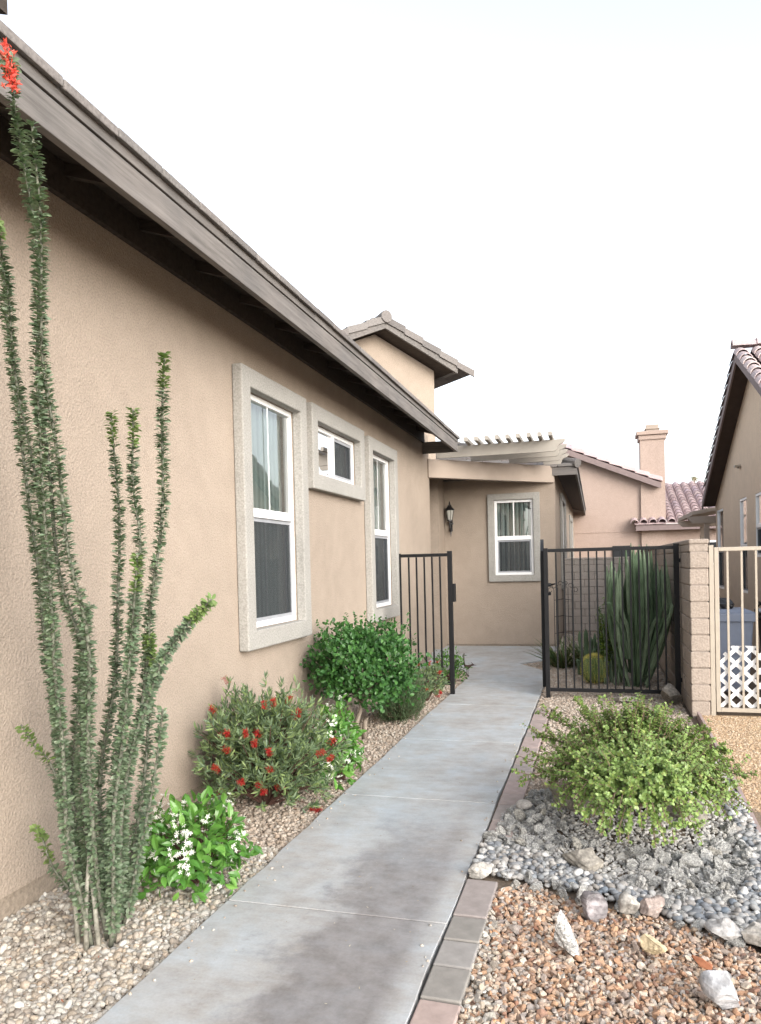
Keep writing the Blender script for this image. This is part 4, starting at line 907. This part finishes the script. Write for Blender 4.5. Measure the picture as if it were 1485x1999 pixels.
D = nrmz(d * .7 + rnd_dir(len(P)) * .8 + UPV * .45); V, F = scatter(leaf_t(.72, (.2, .85, 1.0, .8, .2), .25, .2), P, D, nrmz(d + jit(len(P), .45) + UPV * .5), RS.uniform(.028, .044, len(P)))
parts = [(V, F)]
for _ in range(26):      # sprigs breaking the outline
    a = RS.uniform(0, 6.28); base = np.array([-1.91, 6.12, .60]) + np.array([.46 * math.cos(a) * RS.uniform(.3, 1), .48 * math.sin(a) * RS.uniform(.3, 1), .27]); dr = np.array([math.cos(a) * .35, math.sin(a) * .35, 1]) + RS.normal(0, .25, 3); k = 16
    tt_ = np.linspace(0, 1, k); Q = base + np.outer(tt_ * RS.uniform(.06, .14), dr); V, F = scatter(leaf_t(.7, (.2, .85, 1.0, .8, .2), .25, .2), Q, nrmz(rnd_dir(k) + dr * .6), rnd_dir(k) + UPV, RS.uniform(.016, .028, k)); parts.append((V, F))
V, F = merge(parts); V[:, 0] = np.maximum(V[:, 0], -2.415); np_mesh('foliage', V, F, M['car'], ca)

# bottlebrush
M['bb'] = mat_leaf('bottlebrush_leaf', [(.12, .175, .10), (.16, .22, .125), (.085, .13, .075), (.215, .28, .145), (.14, .20, .085), (.25, .33, .13)], .45, .28)
def brush_bush(label, root, c, r, ntip, nflow, lsize=.05, seed=0, fs=1.0, zlo=-.75, group=None):
    t = thing('bottlebrush', label, 'shrub', root); b = MB(); parts = []; fl_ = []
    P, d = dome_points(ntip, c, r, zlo, (.50, 1.05), .12); P, d = keep(P, d, wallx=-2.38)
    for i in range(0, len(P), 3):
        m_ = np.array(root) * .55 + P[i] * .45 + np.array([0, 0, .04]); b.tube([root, tuple(m_), tuple(P[i])], [.009, .005, .002], 4, cap=False)
    b.build('branches', M['twig'], t)
    for p, dd in zip(P, d):
        ax = nrmz(dd * .7 + UPV * .55 + RS.normal(0, .3, 3)); k = 17; tt_ = RS.uniform(0, 1, k); Q = p + np.outer((tt_ - .7) * .085, ax); q = rnd_dir(k)
        V, F = scatter(leaf_t(.21, (.3, .9, 1.0, .75, .1), .15, .12), Q, nrmz(q - (q @ ax)[:, None] * ax + ax * (.25 + tt_[:, None] * 1.0)), q + jit(k, .3), lsize * RS.uniform(.65, 1.1, k)); parts.append((V, F))
    V, F = merge(parts); V[:, 0] = np.maximum(V[:, 0], -2.415); np_mesh('foliage', V, F, M['bb'], t)
    rr_ = np.linalg.norm((P - np.array(c)) / np.array(r), axis=1); idx = [i for i in RS.permutation(len(P)) if d[i][1] < .15 and d[i][0] > -.6 and rr_[i] > .82][:nflow]
    for i in idx:
        ax = nrmz(d[i] * .8 + UPV * .4 + RS.normal(0, .3, 3)); n = 130; L_ = .055 * fs; Q = P[i] + d[i] * .030 + np.outer(RS.uniform(-.5, .5, n) * L_, ax); q = rnd_dir(n)
        V, F = scatter(leaf_t(.09, (.6, .8, .8, .9, 1.0), 0, 0), Q, nrmz(q - (q @ ax)[:, None] * ax + ax * .15), q[:, ::-1], .021 * fs * RS.uniform(.7, 1.1, n)); np_mesh('flower', V, F, M['red_flower'], t)
    return t
brush_bush('large bottlebrush bush with grey green leaves and red brush flowers below the big window', (-1.98, 4.25, -.02), (-1.97, 4.28, .32), (.42, .44, .36), 900, 27, .050, fs=1.05)
brush_bush('small bottlebrush with red flowers at the foot of the short black fence panel', (-1.75, 7.85, -.02), (-1.76, 7.85, .19), (.20, .28, .20), 150, 11, .042)

# star jasmine
M['jas'] = mat_leaf('jasmine_leaf', [(.085, .22, .035), (.12, .28, .05), (.055, .16, .030), (.17, .34, .07), (.07, .19, .035)], .33, .3, .5)
def jasmine(label, root, c, r, n, nf):
    t = thing('jasmine', label, 'plant', root); b = MB(); P, d = dome_points(n, c, r, -.7, (.55, 1.08), .14); P, d = keep(P, d)
    for i in range(0, len(P), 14): b.tube([root, tuple(np.array(root) * .5 + P[i] * .5 + np.array([0, 0, .05])), tuple(P[i])], [.005, .003, .0015], 4, cap=False)
    b.build('stems', M['twig'], t)
    V, F = scatter(leaf_t(.46, (.1, .8, 1.0, .7, .03), .3, .35), P, nrmz(d * .7 + rnd_dir(len(P)) * .6 + UPV * .2), nrmz(d + jit(len(P), .4) + UPV * .6), RS.uniform(.042, .072, len(P))); np_mesh('foliage', V, F, M['jas'], t)
    PT = leaf_t(.42, (.25, .5, .8, 1, .6), .1, -.1); parts = []; P, d = dome_points(nf * 2, c, np.array(r) * 1.08, -.5, (.95, 1.06), .14); k = (d[:, 1] < .5); P, d = P[k][:nf], d[k][:nf]
    for p, dd in zip(P, d):
        for _ in range(RS.randint(4, 12)):
            q = p + RS.normal(0, .015, 3); ax = nrmz(dd + RS.normal(0, .4, 3)); e1 = nrmz(np.cross(ax, [.3, .5, .8])); e2 = np.cross(ax, e1); a = np.arange(5) * 2 * np.pi / 5 + RS.uniform(0, 6)
            D = np.cos(a)[:, None] * e1 + np.sin(a)[:, None] * e2; V, F = scatter(PT, np.tile(q, (5, 1)), D, np.tile(ax, (5, 1)), RS.uniform(.0085, .0115)); parts.append((V, F))
    V, F = merge(parts); np_mesh('flowers', V, F, M['white_flower'], t); return t
jasmine('bushy star jasmine with white flowers right of the ocotillo, nearest the camera', (-1.80, 3.12, -.02), (-1.83, 3.10, .16), (.24, .27, .19), 900, 60)
jasmine('star jasmine with white flowers squeezed between the bottlebrush bush and the path', (-1.68, 4.85, -.02), (-1.71, 4.80, .19), (.11, .33, .27), 760, 40)

# rosemary
M['ros'] = mat_leaf('rosemary_needles', [(.06, .10, .045), (.08, .13, .055), (.045, .08, .035), (.11, .155, .075)], .6, .2)
def needle_bush(name, label, root, c, r, nst, mat, nl=.018, w=.11):
    t = thing(name, label, 'shrub', root); b = MB(); parts = []; P, d = dome_points(nst, c, r, -.95, (.45, 1.02), .1); P, d = keep(P, d)
    for i, (p, dd) in enumerate(zip(P, d)):
        ax = nrmz(UPV * .9 + dd * .6 + RS.normal(0, .2, 3)); k = 26; tt_ = np.linspace(0, 1, k); Q = p + np.outer((tt_ - .6) * .15, ax); q = rnd_dir(k); V, F = scatter(leaf_t(w, (.8, 1, 1, .8, .2), .1, .1), Q, nrmz(q - (q @ ax)[:, None] * ax + ax * .8), q[:, ::-1], RS.uniform(.7, 1.1, k) * nl); parts.append((V, F))
        if i % 4 == 0: b.tube([root, tuple(p)], [.005, .002], 4, cap=False)
    b.build('branches', M['twig'], t); V, F = merge(parts); np_mesh('foliage', V, F, mat, t); return t
needle_bush('rosemary', 'fine leaved dark green rosemary bush behind the round shrub beside the path', (-1.80, 6.85, -.02), (-1.80, 6.85, .22), (.25, .42, .24), 1700, M['ros'], .022, .14)
# leafy plant behind the short fence
M['priv'] = mat_leaf('mid_green_leaf', [(.06, .15, .03), (.09, .2, .04), (.045, .11, .03), (.12, .24, .05)], .4, .25)
t = thing('shrub', 'small leafy green shrub behind the short black fence panel near the metal bird', 'shrub', (-1.75, 9.15, 0)); b = MB()
P, d = dome_points(700, (-1.76, 9.15, .16), (.20, .25, .19), -.8, (.4, 1.05), .2)
for i in range(0, 700, 20): b.tube([(-1.75, 9.15, -.03), tuple(P[min(i, len(P) - 1)])], [.006, .002], 4, cap=False)
b.build('stems', M['twig'], t); V, F = scatter(leaf_t(.5, (.1, .8, 1.0, .7, .05)), P, nrmz(d + rnd_dir(len(P)) * .7 + UPV * .5), nrmz(d + jit(len(P), .4) + UPV), RS.uniform(.03, .05, len(P))); np_mesh('foliage', V, F, M['priv'], t)

# metal bird on a stake
bd = MB(); bx, by = -1.585, 9.45
bd.tube([(bx, by, -.05), (bx - .005, by, .10)], .003, 5); bd.tube([(bx + .02, by, -.05), (bx + .012, by, .10)], .003, 5)
bd.tube([(bx - .035, by, .155), (bx - .015, by, .135), (bx + .015, by, .125), (bx + .04, by, .14), (bx + .06, by, .152)], [.008, .022, .026, .018, .010], 10)
bd.tube([(bx + .05, by, .148), (bx + .072, by, .155), (bx + .088, by, .152)], [.010, .014, .010], 8); bd.tube([(bx + .088, by, .152), (bx + .125, by, .148)], [.006, .001], 6)
bd.tube([(bx + .075, by, .166), (bx + .055, by, .186)], [.006, .002], 5); bd.tube([(bx - .03, by, .15), (bx - .038, by, .22), (bx - .032, by, .30)], [.010, .008, .006], 6)
o = bd.build('bird_ornament', M['rust'], loc=(bx, by, 0), smooth=True); tag(o, 'small rusty metal roadrunner ornament on thin legs at the left path edge', 'ornament')

# elephant bush (spreading succulent)
M['ele'] = mat_leaf('succulent_leaf', [(.20, .30, .085), (.25, .36, .10), (.14, .22, .06), (.32, .42, .15), (.22, .33, .09), (.17, .27, .08), (.29, .36, .10)], .38, .22, .45)
el = thing('elephant_bush', 'sprawling light green small leaved succulent bush on the rock mound right of the path', 'shrub', (.20, 4.42, 0)); b = MB(); parts = []
LE = leaf_t(.85, (.35, .9, 1.0, .85, .35), .15, .15)
def ele_branch(base, end, sag, n, side=3):
    base, end = np.array(base), np.array(end); mid = (base + end) / 2 + np.array([0, 0, sag]); t_ = np.linspace(0, 1, 9)[:, None]
    C = (1 - t_) ** 2 * base + 2 * t_ * (1 - t_) * mid + t_ ** 2 * end + RS.normal(0, .006, (9, 3)) * t_; b.tube([tuple(c) for c in C], list(np.linspace(.007, .0018, 9)), 5, cap=False)
    s = RS.uniform(.3, 1, n); i = np.clip((s * 8).astype(int), 0, 7); f = (s * 8 - i)[:, None]; P = C[i] * (1 - f) + C[i + 1] * f; T = nrmz(C[i + 1] - C[i]); q = rnd_dir(n); rd = nrmz(q - (q * T).sum(1, keepdims=True) * T)
    V, F = scatter(LE, P + rd * .003, nrmz(rd + T * .5), T + jit(n, .4) + UPV * .6, RS.uniform(.013, .020, n)); parts.append((V, F))
    for _ in range(side):      # side twigs
        j_ = RS.randint(3, 8); e = C[j_] + nrmz(C[j_] - base + RS.normal(0, .12, 3) * np.linalg.norm(C[j_] - base)) * RS.uniform(.05, .12) + RS.normal(0, .02, 3); k = 20
        b.tube([tuple(C[j_]), tuple(e)], [.0025, .0012], 4, cap=False); u = RS.uniform(0, 1.05, k)[:, None]; P = C[j_] * (1 - u) + e * u; T = np.tile(nrmz(e - C[j_]), (k, 1)); q = rnd_dir(k); rd = nrmz(q - (q * T).sum(1, keepdims=True) * T)
        V, F = scatter(LE, P + rd * .002, nrmz(rd + T * .5), T + jit(k, .4) + UPV * .6, RS.uniform(.012, .018, k)); parts.append((V, F))
c0 = np.array([.20, 4.36, .12])
for i in range(560):
    a = RS.uniform(0, 2 * np.pi); rr = RS.uniform(0, 1) ** .6; fr2 = math.sin(a) < 0
    ex, ey = .50 * rr * math.cos(a), (.78 if fr2 else .46) * rr * math.sin(a)
    ht = (.40 if fr2 else .50) * math.sqrt(max(0, 1 - rr * rr)) * RS.uniform(.65, 1.08) + .02
    e = c0 + np.array([ex, ey, ht - .05]); e[2] = max(e[2], .11 + float(mound(e[0], e[1])) * .8); ele_branch(c0 + np.array([ex * .15, ey * .15, 0]), e, .22 * rr + .05, 62)
for ex, ey, ez, sg in ((.02, .05, .56, .0), (.03, .02, .52, .0), (.05, .07, .50, .0), (-.02, 0, .50, 0), (.08, 0, .46, 0), (-.52, .45, .38, .1), (-.58, .15, .30, .12), (-.62, -.05, .2, .15), (.40, .1, .36, .1), (.34, .2, .38, .1), (.40, .15, .32, .1), (-.63, -.2, .12, .15), (.50, .1, .26, .1), (.56, -.1, .17, .15), (.52, -.3, .06, .2), (-.5, -.2, .22, .1), (-.34, .6, .42, .05), (-.30, .3, .42, .05), (.55, .3, .12, .1), (-.15, .3, .45, .05), (.2, .35, .42, .05)):
    for _ in range(2): ele_branch(c0, c0 + np.array([ex, ey, ez]) + RS.normal(0, .015, 3), sg + .05, 90, 6)
b.build('branches', mat_plain('reddish_succulent_bark', (.20, .14, .10), .8, .3, var=.35, scale=40), el); V, F = merge(parts); V[:, 2] = np.maximum(V[:, 2], .0); np_mesh('foliage', V, F, M['ele'], el)

# tall candelabra cactus
M['cac'] = mat_plain('dark_green_cactus_skin', (.085, .13, .07), .55, .3, var=.35, scale=7); M['cac2'] = mat_plain('pale_green_cactus_skin', (.19, .25, .155), .55, .3, var=.3, scale=9)
cc = thing('cactus', 'tall clump of many upright ribbed green columns behind the black fence by the block wall', 'cactus', (.47, 9.15, 0))
def column(par, pts, rad, ribs, mat, nm='column'):
    C = smooth_path(pts, 5); n = ribs * 4; vs = []; fs = []; m_ = len(C); ph = RS.uniform(0, 6)
    for i, c in enumerate(C):
        f = i / (m_ - 1); r = rad * (.75 + .35 * math.sin(f * 2.4)) * (1 if f < .93 else max(.12, math.sqrt(max(0, 1 - ((f - .93) / .072) ** 2)))); r *= 1 + .06 * math.sin(i * 1.7 + ph)
        for k in range(n): a = 2 * math.pi * k / n; q = r * (.72 + .28 * abs(math.cos(a * ribs / 2)) ** .8 * 1.0); vs.append((c[0] + q * math.cos(a + ph), c[1] + q * math.sin(a + ph), c[2]))
    for i in range(m_ - 1):
        for k in range(n): fs.append((i * n + k, i * n + (k + 1) % n, (i + 1) * n + (k + 1) % n, (i + 1) * n + k))
    fs.append(tuple((m_ - 1) * n + k for k in range(n))); MB().add(vs, fs).build(nm, mat, par)
for i in range(84):
    tx = .50 + RS.uniform(-.35, .32); ty = 9.15 + RS.uniform(-.28, .28); h = RS.uniform(1.05, 1.6) - abs(tx - .5) * .55
    if i < 10: tx = .36 + .03 * i; h = RS.uniform(1.52, 1.66); ty = 9.2
    bx_ = .45 + (tx - .5) * .35; by_ = 9.15 + (ty - 9.15) * .5; z0 = RS.choice([-.03, .12, .3, .02])
    tx = min(tx, .79)
    column(cc, [(bx_, by_, z0), (bx_ * .5 + tx * .5 + RS.uniform(-.03, .03), by_ * .5 + ty * .5, .35 + z0), (tx, ty, .75 + z0 * .5), (tx + RS.uniform(-.02, .02), ty, h)], RS.uniform(.016, .027), RS.choice([4, 5]), M['cac'] if RS.rand() < .6 else M['cac2'])
# leafy euphorbia at its left
M['lime'] = mat_leaf('lime_euphorbia_leaf', [(.15, .23, .04), (.22, .30, .06), (.10, .16, .03)], .45, .25)
eu = thing('euphorbia', 'leafy yellow green euphorbia stems pressed against the left of the tall cactus', 'plant', (.16, 9.3, 0))
for i in range(12):
    x = .12 + RS.uniform(-.06, .16); y = 9.3 + RS.uniform(-.2, .1); h = RS.uniform(.5, 1.1)
    leafy_stem(eu, [(x, y, -.02), (x + RS.uniform(-.04, .04), y, h * .5), (x + RS.uniform(-.06, .06), y, h)], .012, .006, 170, .05, M['lime'], stemmat=M['cac2'], base_skip=.3)
# small dark column clump
sc_ = thing('cactus', 'low clump of thin dark green columns left of the tall cactus', 'cactus', (-.02, 9.9, 0))
for i in range(26):
    x = -.02 + RS.uniform(-.2, .24); y = 9.9 + RS.uniform(-.2, .2); h = RS.uniform(.25, .72) - max(0, -x) * .8
    column(sc_, [(x, y, -.03), (x + RS.uniform(-.02, .02), y, h * .5), (x + RS.uniform(-.03, .03), y, h)], RS.uniform(.018, .027), 5, M['cac'])
# golden barrel
ba = thing('barrel_cactus', 'round golden barrel cactus with yellow spines behind the black fence', 'cactus', (-.03, 9.25, 0)); vs = []; fs = []; n, m_ = 96, 16
for i in range(m_):
    t_ = i / (m_ - 1) * math.pi * .96; r = .145 * math.sin(max(.05, t_)) ** .8; z = .15 - .165 * math.cos(t_) - (.03 if i == m_ - 1 else 0)
    for k in range(n): a = 2 * math.pi * k / n; q = r * (.86 + .14 * abs(math.cos(a * 12))); vs.append((-.03 + q * math.cos(a), 9.25 + q * math.sin(a), z))
for i in range(m_ - 1):
    for k in range(n): fs.append((i * n + k, i * n + (k + 1) % n, (i + 1) * n + (k + 1) % n, (i + 1) * n + k))
MB().add(vs, fs).build('body', mat_plain('olive_barrel_skin', (.11, .15, .05), .6, .3, var=.25), ba)
n = 2600; t_ = np.arccos(RS.uniform(-.9, .9, n)) ; t_ = np.where(RS.rand(n) < .4, RS.uniform(0, .7, n), t_); rib = RS.randint(0, 24, n) * 2 * np.pi / 24; D = np.stack([np.sin(t_) * np.cos(rib), np.sin(t_) * np.sin(rib), np.cos(t_)], 1)
P = np.array([-.03, 9.25, .15]) + np.stack([.145 * np.maximum(np.sin(t_), .05) ** .8 * np.cos(rib), .145 * np.maximum(np.sin(t_), .05) ** .8 * np.sin(rib), .165 * np.cos(t_)], 1)
k = P[:, 2] > 0; V, F = scatter(leaf_t(.06, (.8, .8, .6, .4, .1), 0, .3), P[k], nrmz(D[k] + jit(k.sum(), .45)), rnd_dir(k.sum()), .032); np_mesh('spines', V, F, M['barrel_spine'], ba)
# grassy aloe clumps
M['aloe'] = mat_leaf('aloe_blades', [(.06, .10, .035), (.09, .14, .045), (.05, .075, .03), (.13, .16, .06), (.16, .14, .07)], .5, .15)
for j_, (x, y, r, lab) in enumerate(((-.44, 10.6, .34, 'spiky grass like aloe clump nearest the open gate in the cactus yard'), (-.12, 10.7, .36, 'spiky dark aloe clump behind the golden barrel cactus'))):
    t = thing('aloe', lab, 'plant', (x, y, 0)); n = 150; a = RS.uniform(0, 6.28, n); D = np.stack([np.cos(a) * .55, np.sin(a) * .55, RS.uniform(.35, 1.3, n)], 1)
    V, F = scatter(leaf_t(.06, (1, .9, .7, .45, .03), .5, .25), np.stack([x + .13 * np.cos(a) * RS.rand(n), y + .13 * np.sin(a) * RS.rand(n), np.full(n, -.02)], 1), D, UPV + jit(n, .25), RS.uniform(.25, .52, n)); np_mesh('leaves', V, F, M['aloe'], t)
    MB().lathe((x, y, -.03), [(.09, 0), (.10, .03), (.03, .07)], 10).build('crown', M['aloe'], t)

# wire trellis
tr = MB(); tx0 = -.47; ty = 11.6
for i, dx in enumerate((-.13, -.075, 0, .075, .13)): tr.tube([(tx0 + dx, ty, -.05), (tx0 + dx, ty, 1.0 + .08 * (2 - abs(i - 2)) * .5)], .005, 6)
for z in (.35, .6, .85): tr.tube([(tx0 - .13, ty, z), (tx0, ty - .01, z + .02), (tx0 + .13, ty, z)], .005, 6)
for s in (-1, 1):
    for x0, z0, r in ((.13, 1.0, .05), (.075, 1.06, .05), (.0, 1.1, .04)):
        pts = [(tx0 + s * (x0 + r - r * math.cos(a) * (1 - .045 * k)), ty, z0 + r * math.sin(a) * (1 - .045 * k)) for k, a in enumerate(np.linspace(0, math.pi * 1.9, 15))]; tr.tube(pts, .0045, 5)
o = tr.build('trellis', M['iron'], loc=(tx0, ty, 0), smooth=True); tag(o, 'thin black wire trellis with curled tips against the wing wall in the cactus yard', 'trellis')

# dead leaf litter and fallen petals (uncountable)
def litter(name, label, n, xr, yr, cols, s, z=-.002):
    P = np.stack([RS.uniform(*xr, n), RS.uniform(*yr, n), np.full(n, z) + RS.uniform(0, .006, n)], 1); a = RS.uniform(0, 6.28, n); V, F = scatter(leaf_t(.35, bend=-.15), P, np.stack([np.cos(a), np.sin(a), RS.normal(0, .1, n)], 1), UPV + jit(n, .2), s * RS.uniform(.6, 1.3, n))
    o = np_mesh(name, V, F, mat_leaf(name + '_mat', cols, .8, .1)); tag(o, label, kind='stuff')
litter('leaf_litter', 'fallen brown and red leaf bits on the gravel bed by the house', 420, (-2.38, -1.6), (1.6, 8), [(.16, .10, .06), (.30, .05, .03), (.24, .17, .10), (.12, .08, .05)], .014)
n = 80; sd_ = RS.rand(n) < .5; xx = np.where(sd_, -1.56 + np.abs(RS.normal(0, .05, n)), -.61 - np.abs(RS.normal(0, .035, n))); yy = RS.uniform(1.7, 7.5, n); D, U = rand_rot(n, .2)
V, F = scatter(stone_t(2, .4, 9, .7), np.stack([xx, yy, np.full(n, .003)], 1), D, U, RS.uniform(.003, .008, n)); o = np_mesh('stray_gravel', V, F, M['peb'], smooth=True); tag(o, 'stray bits of gravel along the path edges', kind='stuff')
litter('fallen_petals', 'pale specks and petals scattered on the path', 110, (-1.5, -.66), (1.8, 5.5), [(.50, .40, .24), (.22, .18, .13), (.55, .50, .40)], .009, .002)

# ================================================================== light, world, camera
SUN_EL, SUN_AZ = 24.0, 132.0       # broad veiled light low on the right, behind the camera; azimuth from +Y toward +X
w = bpy.data.worlds.new('World'); scene.world = w; w.use_nodes = True; nt = w.node_tree; nt.nodes.clear()
sky = nt.nodes.new('ShaderNodeTexSky'); sky.sky_type = 'NISHITA'; sky.sun_disc = False; sky.sun_elevation = R(SUN_EL); sky.sun_rotation = R(SUN_AZ); sky.dust_density = 2.5; sky.air_density = 1.0; sky.ozone_density = 1.0
hs = nt.nodes.new('ShaderNodeHueSaturation'); hs.inputs['Saturation'].default_value = .34; L(nt, sky.outputs[0], hs.inputs['Color'])
bg_ = nt.nodes.new('ShaderNodeBackground'); bg_.inputs['Strength'].default_value = .15; L(nt, hs.outputs[0], bg_.inputs['Color'])
wo = nt.nodes.new('ShaderNodeOutputWorld'); L(nt, bg_.outputs[0], wo.inputs['Surface'])
sl = bpy.data.lights.new('sun', 'SUN'); sl.energy = .30; sl.angle = R(50); sl.color = (1, .95, .90); so = bpy.data.objects.new('sun', sl); link(so)
sd = Vector((math.sin(R(SUN_AZ)) * math.cos(R(SUN_EL)), math.cos(R(SUN_AZ)) * math.cos(R(SUN_EL)), math.sin(R(SUN_EL)))); so.rotation_euler = sd.to_track_quat('Z', 'Y').to_euler(); so.location = (-20, 10, 20)
cam = bpy.data.cameras.new('camera'); cam.sensor_fit = 'VERTICAL'; cam.sensor_height = 36; cam.sensor_width = 36; cam.lens = 1470 / 1999 * 36; cam.shift_y = (1127.7 - 999.5) / 1999; cam.clip_start = .05; cam.clip_end = 1000
co = bpy.data.objects.new('camera', cam); link(co)
cr = Vector((.96150469, .27373895, -.02399404)); cu = Vector((.01829335, .02335923, .99955975)); cf = Vector((-.27417892, .96152032, -.01745241))
co.matrix_world = Matrix(((cr.x, cu.x, -cf.x, 0), (cr.y, cu.y, -cf.y, 0), (cr.z, cu.z, -cf.z, 1.45), (0, 0, 0, 1)))
scene.camera = co
vs_ = scene.view_settings; vs_.view_transform = 'Standard'; vs_.look = 'None'; vs_.gamma = 1; vs_.exposure = EXPO
scene.cycles.use_denoising = True; scene.cycles.max_bounces = 7; scene.cycles.transparent_max_bounces = 12
